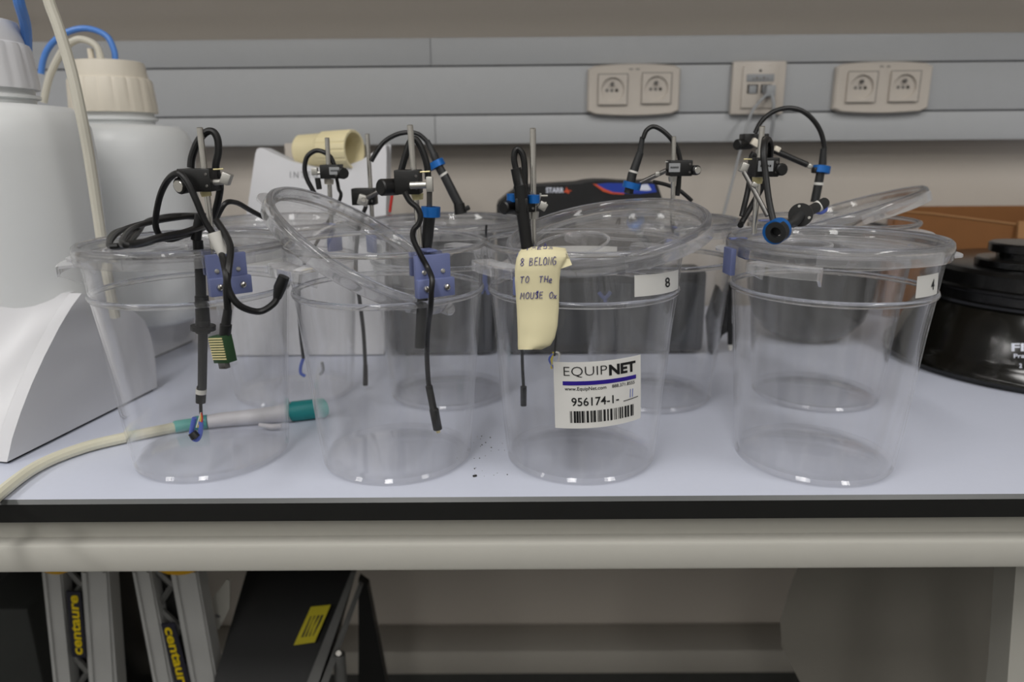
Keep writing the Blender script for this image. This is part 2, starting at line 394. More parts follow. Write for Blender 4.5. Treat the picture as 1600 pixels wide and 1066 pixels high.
# ------------------------------------------------------------------ bench
FY = 0.5185
wt = thing('worktop', 'pale laminate bench worktop with a black core edge', 'worktop', (0, .85, -.02))
part('laminate_top', MB().bx(-1.45, 1.45, FY+.003, 1.235, -.002, 0), 'laminate', wt)
part('edge_bevel', MB().prism([(-1.45, FY+.003, 0), (-1.45, FY+.003, -.003), (-1.45, FY, -.003)], (2.9, 0, 0)), 'edge_bevel', wt)
zb1 = at(700, 813, FY).z
part('core_edge', MB().bx(-1.45, 1.45, FY, 1.235, zb1, -.003), 'black_edge', wt)
bf = thing('bench_frame', 'beige painted steel frame rail carrying the worktop', 'bench frame', (0, .56, zb1-.06))
YR = FY+.004
zr1 = at(700, 850, YR).z; zr2 = at(700, 893, YR).z
part('apron', MB().bx(-1.45, 1.45, YR+.014, YR+.03, zr1, zb1-.0005), 'steel_paint', bf)
part('front_rail', MB().bx(-1.45, 1.45, YR, YR+.03, zr2, zr1, .003), 'steel_paint', bf)
part('rear_rail', MB().bx(-1.45, 1.45, 1.15, 1.18, zr2, zr1), 'steel_paint', bf)
for x in (-1.0, 1.0):
    part('cross_rail', MB().bx(x-.015, x+.015, YR+.031, 1.149, zr2, zr1), 'steel_paint', bf)
# support leg at the right
pr = at(1597, 1000, .60)
part('leg', MB().prism([at(1588, 880, .60), at(1640, 880, .60), at(1640, 1180, .60), at(1560, 1180, .60), at(1574, 1066, .60)], (0, .03, 0)), 'steel_paint', bf)
lp = [at(1247, 884, .80), at(1232, 925, .80), at(1219, 970, .80), at(1221, 1010, .80), at(1250, 1066, .80), at(1290, 1140, .80), at(1700, 1140, .80), at(1700, 884, .80)]
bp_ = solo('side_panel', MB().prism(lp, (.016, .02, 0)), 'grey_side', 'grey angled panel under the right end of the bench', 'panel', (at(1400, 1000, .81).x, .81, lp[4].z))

# ------------------------------------------------------------------ things under the bench
def ladder(label, railA, railB, Y, text_px, flip, cap):
    """railA/railB: pixel edges (left-top, right-top, right-bottom, left-bottom)"""
    base = onz((railA[2][0]+railB[3][0])/2, 1100, -.7)
    t = thing('folding_ladder', label, 'ladder', (at(railA[2][0], 1066, Y).x, Y, -.75))
    def rail(q, dy, m):
        a, b_, c_, d_ = [at(p[0], p[1], Y+dy) for p in q]
        e = (c_-b_)*.55; f_ = (d_-a)*.55
        part('rail', MB().prism([a, b_, c_+e, d_+f_], (0, .022, 0)), m, t)
        wd = (b_-a)
        part('rail_flange', MB().prism([a+wd*.06, a+wd*.22, d_+f_+wd*.22, d_+f_+wd*.06], (0, -.003, 0)), m, t)
        part('rail_flange', MB().prism([a+wd*.80, a+wd*.95, d_+f_+wd*.95, d_+f_+wd*.80], (0, -.003, 0)), m, t)
    rail(railA, 0, 'alu'); rail(railB, .004, 'alu')
    # zig-zag brace between the rails
    for i in range(7):
        y0, y1 = 880+i*34, 880+(i+1)*34
        def edge(q, y, right):
            a, d_ = (q[1], q[2]) if right else (q[0], q[3]); u = (y-a[1])/(d_[1]-a[1]); return (a[0]+(d_[0]-a[0])*u, y)
        p, q_ = (edge(railA, y0, True), edge(railB, y1, False)) if i % 2 == 0 else (edge(railB, y0, False), edge(railA, y1, True))
        part('brace', MB().tube([at(p[0], p[1], Y+.012), at(q_[0], q_[1], Y+.012)], .0045, 6), 'alu_dark', t)
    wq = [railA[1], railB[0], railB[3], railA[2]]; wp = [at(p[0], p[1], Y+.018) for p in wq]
    part('gap_shade_sheet', MB().prism([wp[0], wp[1], wp[2]+(wp[2]-wp[1])*.55, wp[3]+(wp[3]-wp[0])*.55], (0, .003, 0)), 'black', t)  # black sheet added so the gaps between the braces look shaded
    # yellow top cap
    c0 = at(cap[0], cap[2]-14, Y-.004); c1 = at(cap[1], cap[2]-14, Y-.004); b0 = at((cap[0]+cap[1])/2, cap[2], Y-.004)
    n = 12; poly = [c0]+[Vector((c0.x+(c1.x-c0.x)*i/n, Y-.004, c0.z-(c0.z-b0.z)*math.sin(PI*i/n)**.5)) for i in range(1, n)]+[c1]
    part('top_cap', MB().prism(poly, (0, .03, 0)), 'yellow_plastic', t)
    # label strip with lettering
    (x0, y0), (x1, y1), wpx = text_px
    A = at(x0, y0, Y-.002); B = at(x1, y1, Y-.002); ax = (B-A); up = Vector((-ax.z, 0, ax.x)).normalized()*pxs(Y, wpx)
    if not flip: up = up
    P = lambda u, v: A+ax*u+up*(v-.5)
    lb = part('name_label', MB().prism([P(-.05, -.25), P(1.05, -.25), P(1.05, 1.25), P(-.05, 1.25)], (0, .002, 0)), 'label_navy', t)
    P2 = lambda u, v: P(u, v)+Vector((0, -.0006, 0))
    tx = text_fit('centaure', P2, 0, 1, 0, 1, bold=.03)
    part('lettering', tx, 'yellow_ink', lb)
    return t
ladder('aluminium folding ladder at far left with upright yellow lettering', [(66, 893), (97, 893), (111, 1066), (84, 1066)], [(127, 893), (170, 893), (183, 1066), (139, 1066)], .80,
       ((123, 1023), (115, 930), 17), False, (58, 112, 898))
ladder('aluminium folding ladder leaning beside it, lettering running downwards', [(207, 893), (236, 893), (270, 1066), (240, 1066)], [(266, 893), (309, 893), (340, 1066), (298, 1066)], .80,
       ((263, 980), (289, 1080), 17), True, (240, 312, 899))
q = [at(310, 893, .86), at(326, 893, .86), at(358, 1070, .86), at(345, 1070, .86)]
# black block added to deepen shade behind the ladder; dark box far left
solo('dark_filler_block', MB().bx(at(-120, 950, 1.08).x, at(182, 950, 1.08).x, 1.08, 1.155, -.75, -.17, .006), 'black', 'large black block added to darken the gap behind the far left ladder', 'dark block', (at(60, 950, 1.1).x, 1.12, -.75))
solo('storage_box', MB().bx(at(-60, 950, .9).x, at(42, 950, .9).x, .9, 1.07, -.75, at(20, 952, .9).z, .006), 'box_dark', 'dark grey box low at the far left under the bench', 'box', (at(0, 950, .9).x, 1.0, -.75))
# bracket plate with hole
bk = thing('metal_bracket', 'grey bracket plate with a round hole right of the ladders', 'bracket', at(345, 980, .84))
poly = [at(332, 936, .84), at(354, 906, .84), at(359, 908, .84), at(359, 951, .84), at(342, 984, .84), at(338, 982, .84)]
part('plate', MB().prism(poly, (0, .003, 0)), 'steel_paint', bk)
part('hole', MB().cyl(at(341, 962, .8395), at(341, 962, .841), .0035), 'black', bk)
# leaning dark board with yellow sticker
lb = thing('leaning_board', 'dark leaning board with metal edge and yellow sticker under bench', 'board', at(470, 1066, .80))
q = [at(388, 884, .9), at(556, 884, .9), at(500, 1080, .78), at(330, 1080, .78)]
n_ = (q[1]-q[0]).cross(q[3]-q[0]).normalized()
part('panel', MB().prism(q, n_*.012 if n_.y > 0 else -n_*.012), 'black', lb)
e = [at(550, 890, .893), at(558, 890, .893), at(497, 1070, .775), at(478, 1070, .775)]
part('metal_edge', MB().prism(e, (0, -.008, 0)), 'alu_dark', lb)
e = [at(562, 908, .885), at(568, 912, .885), at(512, 1070, .772), at(500, 1070, .772)]
part('metal_edge', MB().prism(e, (0, -.008, 0)), 'alu_dark', lb)
s_ = [at(486, 948, .85), at(517, 945, .85), at(492, 1003, .815), at(459, 1008, .815)]
st = part('yellow_sticker', MB().prism(s_, (0, -.001, 0)), 'sticker_yellow', lb)
for i in range(4):
    u = .2+.18*i; a = s_[0].lerp(s_[1], u); b_ = s_[3].lerp(s_[2], u)
    part('print_line', MB().prism([a.lerp(b_, .25), a.lerp(b_, .25)+Vector((.003, 0, 0)), a.lerp(b_, .8)+Vector((.003, 0, 0)), a.lerp(b_, .8)], (0, -.0016, 0)), 'ink_black', st)
pr_ = thing('prop_leg', 'black prop leg slanting down behind the leaning board', 'leg', at(590, 1066, .9))
part('bar', MB().prism([at(560, 905, .93), at(574, 915, .93), at(608, 1090, .93), at(560, 1090, .93)], (0, .015, 0)), 'black', pr_)
part('foot_tube', MB().rod(at(530, 1022, .80), at(535, 1100, .80), .008), 'alu_dark', pr_)
part('bolt', MB().rod(at(529, 1021, .795), at(529, 1021, .785), .004), 'metal', pr_)

# ------------------------------------------------------------------ jars
RB, RN, ZN, RT, ZT = .0672, .0800, .156, .0835, .196
def wall_r(z):
    if z < ZN-.004: return RB+(RN-.001-RB)*max(z, 0)/(ZN-.004)
    return RN+(RT-RN)*(z-ZN)/(ZT-ZN)
def jar_meshes():
    t = .0018
    o = [(RB-.0005, .0032), (RB, .006)]+[(wall_r(z), z) for z in (.04, .08, .12, ZN-.004)]+[(RN, ZN), (wall_r(.18), .18), (RT, ZT-.002), (RT-.0004, ZT)]
    i = [(RT-t+.0004, ZT), (RT-t, ZT-.002), (wall_r(.18)-t, .18), (RN-t, ZN), (wall_r(ZN-.004)-t, ZN-.006)]+[(wall_r(z)-t, z) for z in (.12, .08, .04)]+[(RB-t-.001, .006)]
    body = MB().lathe(o+i, 72, closed=True).mesh('jar_body', angle=30)
    b_ = MB().lathe([(.0, .0015), (.052, .0015), (.056, .0), (RB-.004, 0), (RB-.0006, .003), (RB-.003, .0055), (RB-.010, .0045), (.05, .0035), (.0, .0035)], 72).mesh('jar_base', angle=40)
    bead = MB().lathe([(RN-.0004, ZN-.0035), (RN+.0012, ZN-.003), (RN+.0020, ZN-.001), (RN+.0012, ZN+.0012), (RN-.0004, ZN+.0018)], 72, closed=True).mesh('neck_ring', angle=60)
    lip = MB().lathe([(RT+.0002, ZT-.004), (RT+.0016, ZT-.0032), (RT+.0020, ZT-.0016), (RT+.0012, ZT), (RT-.001, ZT+.0006), (RT-.0024, ZT), (RT-.0020, ZT-.003)], 72, closed=True).mesh('rim_lip', angle=60)
    # handle at angle 0: shelf + outer lip + two end fins
    m = MB(); n = 10; da = R(17); r0, r1 = RT-.002, .0985; z0, z1 = .1815, .1838
    def P(a, r, z): return (r*math.cos(a), r*math.sin(a), z)
    k0 = len(m.v); 
    sec = [(r0, z1), (r1-.001, z1), (r1, z1-.001), (r1, z0-.006), (r1-.0018, z0-.006), (r1-.0018, z0), (r0-.001, z0)]
    ns = len(sec); vs_ = [P(-da+2*da*i_/n, r, z) for i_ in range(n+1) for r, z in sec]
    m.add(vs_, [(i_*ns+k, i_*ns+(k+1) % ns, (i_+1)*ns+(k+1) % ns, (i_+1)*ns+k) for i_ in range(n) for k in range(ns)]+[tuple(range(ns))[::-1], tuple(n*ns+k for k in range(ns))])
    for s in (-1, 1):
        a0 = s*da; a1 = s*(da-R(1.4))
        tri = [(r0-.002, z0), (r1-.0019, z0), (r1-.0019, z0-.006), (RT-.0012, .1685)]
        v = [P(a0, r, z) for r, z in tri]+[P(a1, r, z) for r, z in tri]
        m.add(v, [(0, 1, 2, 3), (7, 6, 5, 4)]+[(i_, (i_+1) % 4, 4+(i_+1) % 4, 4+i_) for i_ in range(4)])
    hd = m.mesh('handle', angle=30)
    return body, b_, bead, lip, hd
JM = jar_meshes()
JAR = {}
def jar(key, x, y, ang, label):
    t = thing('storage_jar', label, 'jar', (x, y, .0004), 0, 'clear plastic jars on the bench')
    link('body', JM[0], 'clear_wall', t); link('base', JM[1], 'clear_base', t); link('neck_ring', JM[2], 'clear_rim', t); link('rim_lip', JM[3], 'clear_rim', t)
    for a in (ang, ang+180):
        h = link('handle', JM[4], 'clear_handle', t); h.rotation_euler = (0, 0, R(a))
    JAR[key] = (x, y); return t
jar('1', -.2814, .6118, 198, 'clear plastic jar at the left end of the front row')
jar('2', -.1091, .6059, 222, 'clear front-row jar with its lid fallen inside at an angle')
jar('3', .0580, .6049, 215, 'clear front-row jar with yellow note and barcode sticker')
jar('4', .2669, .5978, -135, 'clear front-row jar at the right end with number 4 sticker')
jar('1b', -.258, .790, 25, 'clear rear-row jar at the left, behind the leftmost front jar')
jar('2b', -.077, .780, -6, 'clear rear-row jar behind the one with the fallen lid')
jar('3b', .1515, .767, 0, 'clear rear-row jar behind the note jar, toward the number 4 jar')
jar('4b', .3366, .767, 165, 'clear rear-row jar at the right, behind the number 4 jar')

def lid_meshes():
    rim = MB().lathe([(.0850, 0), (.0866, 0), (.0872, .002), (.0876, .0095), (.0868, .0128), (.0846, .0146), (.0822, .0142), (.0806, .0118), (.0800, .0078), (.0786, .0062),
                      (.0786, .0048), (.0812, .0060), (.0820, .0100), (.0832, .0126), (.0848, .0130), (.0858, .0108), (.0860, .006)], 80, closed=True).mesh('lid_rim', angle=50)
    pan = MB().lathe([(0, .0062), (.0585, .0062), (.0595, .0074), (.0625, .0074), (.0635, .0062), (.0786, .0062), (.0786, .0048), (.0635, .0048), (.0595, .0048), (0, .0048)], 72).mesh('lid_panel', angle=30)
    ring = MB().tube([Vector((-.034+.032*math.cos(a), .032*math.sin(a), .0068)) for a in [2*PI*k/48 for k in range(48)]], .0012, 6, closed=True).mesh('port_ring', angle=60)
    m = MB(); n = 8; da = R(13); top = []; bot = []
    for i in range(n+1):
        a = -da+2*da*i/n; top.append((.0868*math.cos(a), .0868*math.sin(a)))
    for i in range(n+1):
        a = da-2*da*i/n; rr = .0875+.008*(1-(a/da)**2)**.5; top.append((rr*math.cos(a), rr*math.sin(a)))
    tab = m.prism([(x, y, .0005) for x, y in top], (0, 0, .0018)).mesh('lid_tab', angle=30)
    # clasp step on the skirt
    m = MB(); sec = [(.0874, .001), (.0890, .001), (.0892, .0095), (.0876, .0105)]; n = 16; da = R(32); ns = 4
    vs_ = [(r*math.cos(-da+2*da*i/n), r*math.sin(-da+2*da*i/n), z) for i in range(n+1) for r, z in sec]
    m.add(vs_, [(i*ns+k, i*ns+(k+1) % ns, (i+1)*ns+(k+1) % ns, (i+1)*ns+k) for i in range(n) for k in range(ns)]+[(3, 2, 1, 0), tuple(n*ns+k for k in range(4))])
    step = m.mesh('skirt_step', angle=40)
    return rim, pan, ring, tab, step
LM = lid_meshes()
def lid(label, loc, mtx=None, rotz=0, port=True):
    t = thing('jar_lid', label, 'lid', loc, rotz, 'clear jar lids')
    if mtx is not None: t.rotation_euler = mtx.to_euler()
    link('rim', LM[0], 'clear_rim', t); link('panel', LM[1], 'clear_lid', t)
    if port: link('port_ring', LM[2], 'clear_edge', t)
    for a in (0, 180):
        o = link('tab', LM[3], 'clear_edge', t); o.rotation_euler = (0, 0, R(a))
    o = link('skirt_step', LM[4], 'clear_edge', t); o.rotation_euler = (0, 0, R(-75))
    return t
ZL = ZT-.0130+.0013
lid('clear lid under the coil of black cable', (*JAR['1'], ZL), rotz=R(10))
lid('clear flat lid on the jar with number 4 sticker', (*JAR['4'], ZL), rotz=R(-14))
lid('clear flat lid on the rear jar at the left', (*JAR['1b'], ZL), rotz=R(40))
lid('clear flat lid on the rear jar behind the fallen lid', (*JAR['2b'], ZL), rotz=R(-20))
lid('clear flat lid on the rear jar behind the tilted lid', (*JAR['3b'], ZL), rotz=R(60))
def tilted(pa, pb, Y0, Y1, tilt):
    a = at(pa[0], pa[1], Y0); b_ = at(pb[0], pb[1], Y1); c = (a+b_)/2; x = (b_-a).normalized(); wv = (c-CP).normalized()
    p = wv.cross(x); p = p if p.z > 0 else -p
    p.normalize(); n = (p*math.cos(R(tilt))-wv*math.sin(R(tilt))); n = (n-x*n.dot(x)).normalized(); y = n.cross(x)
    return c-n*.007, Matrix((x, y, n)).transposed()
c, m_ = tilted((424, 303), (702, 472), .610, .610, 17); lid('clear lid fallen at a steep angle into the second front jar', c, m_, port=False)
c, m_ = tilted((790, 408), (1096, 326), .585, .640, 19); lid('clear lid resting tilted over the jar with the yellow note', c, m_)
c, m_ = tilted((1190, 376), (1430, 300), .775, .80, 7); lid('clear lid propped up behind the number 4 jar', c, m_)

# ------------------------------------------------------------------ stickers on the jars
def on_jar(key, px, py, off=0.0):
    """angle and height on the near wall of a jar where that pixel's ray meets it"""
    x, y = JAR[key]; d = ray(px, py); best = None; t = .3
    while t < 1.2:
        p = CP+d*t
        if math.hypot(p.x-x, p.y-y) <= wall_r(p.z)+off: break
        t += .0005
    return math.atan2(p.y-y, p.x-x), p.z
def sticker_surface(key, tl, tr_, bl, br_):
    q = [on_jar(key, *p) for p in (tl, tr_, bl, br_)]; x, y = JAR[key]
    def P(off):
        def S(u, v):          # v = 0 bottom, 1 top
            a = (q[2][0]*(1-u)+q[3][0]*u)*(1-v)+(q[0][0]*(1-u)+q[1][0]*u)*v
            z = (q[2][1]*(1-u)+q[3][1]*u)*(1-v)+(q[0][1]*(1-u)+q[1][1]*u)*v
            r = wall_r(z)+off; return Vector((x+r*math.cos(a), y+r*math.sin(a), z))
        return S
    return P
def sheet(P, off0, off1, nu=16, nv=6):
    m = MB(); m.grid(P(off1), nu, nv); k = len(m.v); m.grid(P(off0), nu, nv)
    W = nu+1
    rim = [i for i in range(W)]+[j*W+nu for j in range(1, nv+1)]+[nv*W+i for i in range(nu-1, -1, -1)]+[j*W for j in range(nv-1, 0, -1)]
    for i in range(len(rim)):
        a, b_ = rim[i], rim[(i+1) % len(rim)]; m.f.append((a, b_, b_+k, a+k))
    return m
P = sticker_surface('3', (865, 565), (1000, 554), (868, 668), (1000, 653))
S1 = P(.0009)
es = thing('barcode_sticker', 'white inventory sticker with a barcode and purple bar', 'sticker', P(.0004)(.5, 0))
part('paper', sheet(P, .0003, .0006, 20, 8), 'paper_white', es)
part('brand_lettering', text_fit('EQUIP', S1, .115, .585, .775, .935, bold=-.012, spacing=1.0), 'ink_black', es)
part('brand_lettering', text_fit('NET', S1, .605, .925, .775, .935, bold=.045, spacing=1.0), 'ink_black', es)
part('purple_bar', MB().grid(lambda u, v: S1(.10+.83*u, .66+.06*v), 24, 1), 'ink_violet', es)
part('web_lettering', text_fit('www.EquipNet.com', S1, .12, .57, .565, .635, bold=.008), 'ink_black', es)
part('phone_lettering', text_fit('888.371.8555', S1, .635, .91, .585, .635, bold=.008), 'ink_black', es)
part('number_lettering', text_fit('956174-1-', S1, .19, .71, .345, .475, bold=.01), 'ink_black', es)
part('number_line', MB().grid(lambda u, v: S1(.765+.19*u, .345+.012*v+.02*u), 6, 1), 'ink_black', es)
for u in (.845, .875):
    part('pen_stroke', MB().grid(lambda a, v, u=u: S1(u+.008*a+.006*v, .385+.13*v), 1, 3), 'wire_blue', es)
bw = random.Random(3); u = .17
while u < .885:
    w_ = bw.choice([.006, .006, .010, .016, .024])
    part('barcode_bar', MB().grid(lambda a, v, u=u, w_=w_: S1(u+w_*a, .09+.18*v), 2, 1), 'ink_black', es); u += w_+bw.choice([.005, .006, .010, .018])
def number_sticker(key, corners, digit, label, ub):
    P = sticker_surface(key, *corners)
    t = thing('number_sticker', label, 'sticker', P(.0004)(.5, 0))
    part('paper', sheet(P, .0003, .0006, 12, 4), 'paper_white', t)
    if digit: part('digit', text_fit(digit, P(.0009), ub[0], ub[1], .27, .76, bold=.012), 'ink_black', t)
number_sticker('3', ((990.5, 430), (1058.5, 421.5), (991, 464), (1058, 451)), '8', 'white rectangular sticker with the digit 8', (.55, .67))
number_sticker('4', ((1432.5, 432), (1465, 426), (1429, 466), (1462, 459)), '4', 'white rectangular sticker with the digit 4 on the rightmost front jar', (.60, .76))
# blank labels seen through the plastic
def back_sticker(key, a0, a1, z0, z1, label):
    x, y = JAR[key]
    P = lambda off: (lambda u, v: Vector((x+(wall_r(z0+(z1-z0)*v)+off)*math.cos(R(a0+(a1-a0)*u)), y+(wall_r(z0+(z1-z0)*v)+off)*math.sin(R(a0+(a1-a0)*u)), z0+(z1-z0)*v)))
    t = thing('blank_sticker', label, 'sticker', P(0)(.5, 0)); part('paper', sheet(P, .0003, .0006, 10, 3), 'paper_white', t)
back_sticker('3', 62, 106, .162, .180, 'white sticker on the far wall of the jar with the note')
back_sticker('1b', -115, -70, .160, .178, 'white sticker on the rear jar left of the fallen lid')
back_sticker('2b', 190, 225, .160, .178, 'white sticker on the rear jar seen through the fallen lid')

# handwritten yellow note hanging over the rim
NT = thing('paper_note', 'pale yellow handwritten paper note stuck over the jar rim', 'note', at(840, 547, .52))
rows = [(388, 816, 884, .0), (394, 811, 885, -.006), (404, 807, 884, -.010), (420, 804.5, 876, -.012), (440, 804.5, 874, -.012), (462, 806, 873.5, -.012), (485, 807.5, 873, -.013), (510, 808.5, 871, -.015), (528, 809, 867, -.016), (540, 809, 860, -.017), (546.5, 809.5, 846, -.017)]
YN = .530
def note(u, v, off=0.0):
    k = v*(len(rows)-1); i = min(int(k), len(rows)-2); f_ = k-i
    y = rows[i][0]*(1-f_)+rows[i+1][0]*f_; a = rows[i][1]*(1-f_)+rows[i+1][1]*f_; b_ = rows[i][2]*(1-f_)+rows[i+1][2]*f_; dz = rows[i][3]*(1-f_)+rows[i+1][3]*f_
    bow = .005*(1-(2*u-1)**2)
    return at(a+(b_-a)*u, y-3*math.sin(PI*u)*(1-v), YN+dz-bow-off)
m = MB().grid(lambda u, v: note(u, v), 14, 30); k = len(m.v); m.grid(lambda u, v: note(u, v, -.0003), 14, 30)
W = 15; rim = [i for i in range(W)]+[j*W+14 for j in range(1, 31)]+[30*W+i for i in range(13, -1, -1)]+[j*W for j in range(29, 0, -1)]
for i in range(len(rim)): a, b_ = rim[i], rim[(i+1) % len(rim)]; m.f.append((a, b_, b_+k, a+k))
part('sheet', m, 'paper_yellow', NT, angle=60)
fl = [at(875, 389, .527), at(885, 392, .526), at(894, 414, .520), at(874, 421, .519), at(872, 404, .519)]
part('torn_corner', MB().prism(fl, (0, .0004, 0)), 'paper_yellow', NT)
STROKES = {'8': [[(.5, .5), (.15, .75), (.5, 1), (.85, .75), (.5, .5), (.1, .22), (.5, 0), (.9, .22), (.5, .5)]], 'B': [[(.1, 0), (.1, 1), (.7, .95), (.75, .65), (.1, .52), (.85, .42), (.85, .1), (.1, 0)]],
 'E': [[(.85, 1), (.1, .95), (.1, 0), (.9, .05)], [(.1, .5), (.75, .52)]], 'L': [[(.15, 1), (.1, 0), (.9, .08)]], 'O': [[(.5, 1), (.1, .7), (.15, .2), (.5, 0), (.9, .25), (.88, .75), (.5, 1)]],
 'N': [[(.05, 0), (.1, 1), (.85, .02), (.95, 1)]], 'G': [[(.9, .9), (.4, 1), (.08, .5), (.4, 0), (.9, .15), (.9, .5), (.5, .48)]], 'T': [[(0, .95), (1, 1)], [(.5, .97), (.45, 0)]],
 'H': [[(.1, 1), (.1, 0)], [(.1, .5), (.9, .5)], [(.9, 1), (.9, 0)]], 'e': [[(.1, .3), (.8, .4), (.6, .65), (.2, .5), (.2, .1), (.85, .08)]], 'M': [[(.02, 0), (.15, 1), (.5, .35), (.85, 1), (1, 0)]], 'U': [[(.1, 1), (.12, .2), (.5, 0), (.88, .2), (.9, 1)]],
 'S': [[(.85, .9), (.4, 1), (.15, .75), (.8, .35), (.6, 0), (.1, .1)]], 'x': [[(.1, .5), (.8, -.1)], [(.8, .5), (.1, -.1)]], 'h': [[(.1, 1), (.1, 0)], [(.1, .45), (.5, .6), (.8, .4), (.85, 0)]]}
def note_px(px, py):      # pixel -> u,v on the note
    for i in range(len(rows)-1):
        if rows[i][0] <= py <= rows[i+1][0]:
            f_ = (py-rows[i][0])/(rows[i+1][0]-rows[i][0]); a = rows[i][1]*(1-f_)+rows[i+1][1]*f_; b_ = rows[i][2]*(1-f_)+rows[i+1][2]*f_
            return (px-a)/(b_-a), (i+f_)/(len(rows)-1)
    return .5, .5
def handwrite(s, x0, x1, yb, h):
    n = len(s); cw = (x1-x0)/n; rr = random.Random(len(s)+int(yb)); m = MB()
    for i, ch in enumerate(s):
        if ch == ' ': continue
        jx, jy = rr.uniform(-.6, .6), rr.uniform(-.8, .8)
        for stv in STROKES[ch]:
            pts = []
            for (a, b_) in stv:
                u, v = note_px(x0+cw*(i+.08+a*.78)+jx+b_*1.2, yb-b_*h+jy-(x0+cw*i-x0)*.03); pts.append(note(u, v, .0006))
            pts = spline(pts, 3) if ch in '8OGSUe' else pts
            m.tube(pts, .00026, 5)
    part('handwriting', m, 'ink_blue', NT)
handwrite('THESE', 820, 866, 392.5, 4)
handwrite('8 BELONG', 812, 870, 417, 12)
handwrite('TO  THe', 812, 864, 444, 10)
handwrite('MOUSE Ox', 812, 872, 468, 10)

# ------------------------------------------------------------------ clamp stands and sensor tethers
def block_part(parent, key, px, py, w_px=62, hgt=.032, bar_on=True):
    a, _ = on_jar(key, px, py, .003); x, y = JAR[key]; out = Vector((math.cos(a), math.sin(a), 0)); tn = Vector((-math.sin(a), math.cos(a), 0))
    rot = Matrix((tn, out, Vector((0, 0, 1)))).transposed()
    c = Vector((x, y, 0))+out*(RT+.0056); w_ = pxs(c.y, w_px)
    zc = ZT-.017
    back = part('mount_plate', MB().box(c+Vector((0, 0, zc)), (w_, .0045, hgt), rot, .0007), 'lavender', parent)
    part('inner_plate', MB().box(Vector((x, y, zc+.008))+out*(RT-.0065), (w_*.9, .004, hgt*.55), rot, .0007), 'lavender', parent)
    part('bridge', MB().box(Vector((x, y, ZT+.0016))+out*(RT-.0005), (w_*.3, .014, .0016), rot, .0004), 'lavender', parent)
    if not bar_on: return c, out, tn
    bar = part('clamp_bar', MB().box(c+out*.0048+Vector((0, 0, zc-hgt*.26)), (w_*1.06, .005, hgt*.44), rot, .0009), 'lavender', parent)
    for s in (-1, 1):
        p = c+out*.0073+tn*(s*w_*.29)+Vector((0, 0, zc-hgt*.26)); fr = frame_of(out)
        sr = part('screw', MB().lathe([(0, .0022), (.0012, .0021), (.0022, .0014), (.0027, .0), (.0, .0)], 14, p, frame=fr), 'metal', bar)
        for q in (0, 1):
            ax = (tn+Vector((0, 0, 1))).normalized() if q else (tn-Vector((0, 0, 1))).normalized()
            part('cross_slot', MB().box(p+out*.0021, (.0026, .0005, .0005), Matrix((ax, out, ax.cross(out))).transposed()), 'plate_dark', sr)
        part('screw', MB().lathe([(0, .0013), (.0014, .0010), (.002, 0), (0, 0)], 12, c+out*.0023+tn*(s*w_*.27)+Vector((0, 0, zc+hgt*.10)), frame=fr), 'silver', back)
    return c, out, tn
def rod_part(parent, a, b_, Y, r=.0023):
    return part('rod', MB().rod(at(a[0], a[1], Y), at(b_[0], b_[1], Y), r), 'metal', parent)
def clamp_body(parent, x0, x1, y0, y1, Y, plate=None, knob=None, kr=.0065, d=.020, metal_cap=True):
    a = at(x0, y1, Y); b_ = at(x1, y0, Y)
    cb = part('clamp_block', MB().bx(a.x, b_.x, Y-d/2, Y+d/2, a.z, b_.z, .0008), 'black', parent)
    for dz in (.25, .75):
        p = Vector((a.x+(b_.x-a.x)*.88, Y-d/2, a.z+(b_.z-a.z)*dz)); part('set_screw', MB().rod(p, p+Vector((0, -.0006, 0)), .0011, .0002, 8), 'metal_dark', cb)
    if plate:
        p0 = at(plate[0], plate[3], Y-d/2-.0005); p1 = at(plate[1], plate[2], Y-d/2-.0005)
        pl = part('label_plate', MB().bx(p0.x, p1.x, Y-d/2-.0008, Y-d/2, p0.z, p1.z), 'label_grey', cb)
        n = 5
        for i in range(n):
            xa = p0.x+(p1.x-p0.x)*(.14+.75*i/n)
            part('label_mark', MB().bx(xa, xa+(p1.x-p0.x)*.10, Y-d/2-.001, Y-d/2-.0008, p0.z+(p1.z-p0.z)*.42, p0.z+(p1.z-p0.z)*.62), 'ink_black', pl)
    if knob:
        k0 = at(knob[0], knob[1], Y-.012); k1 = at(knob[2], knob[3], Y); dr = (k0-k1).normalized()
        kb = part('knob', MB().lathe([(0, 0), (kr, 0), (kr, .001), (kr, (k0-k1).length-.001), (kr-.001, (k0-k1).length), (0, (k0-k1).length)], 24, k1, frame=frame_of(dr, (0, 0, 1)), rmod=lambda i, a_: 1-.03*(int(a_/(2*PI)*24) % 2)), 'black', parent)
        if metal_cap: part('knob_cap', MB().rod(k0-dr*.0005, k0+dr*.0008, kr*.72, .0003), 'metal', kb)
    return cb
def stand(label, rod_a, rod_b, Y, r=.0023):
    b_ = at(rod_b[0], rod_b[1], Y); t = thing('clamp_stand', label, 'clamp stand', b_, 0, 'clamp stands fixed to the jars'); rod_part(t, rod_a, rod_b, Y, r); return t
def tether(label, loc): return thing('sensor_tether', label, 'sensor cable', loc, 0, 'sensor tethers')
def collar(parent, px, py, Y, dirv, r, h, m='anod_blue', hole=.55):
    fr = frame_of(dirv); c = at(px, py, Y)
    return part('collar', MB().lathe([(r*hole, -h/2), (r, -h/2), (r, h/2), (r*hole, h/2)], 24, c, closed=True, frame=fr), m, parent)
def sleeve(parent, lst, Y, radii, m='cable_black', name='sleeve'):
    return part(name, MB().tube(pp(lst, Y), radii, 14), m, parent)
cr = .0021

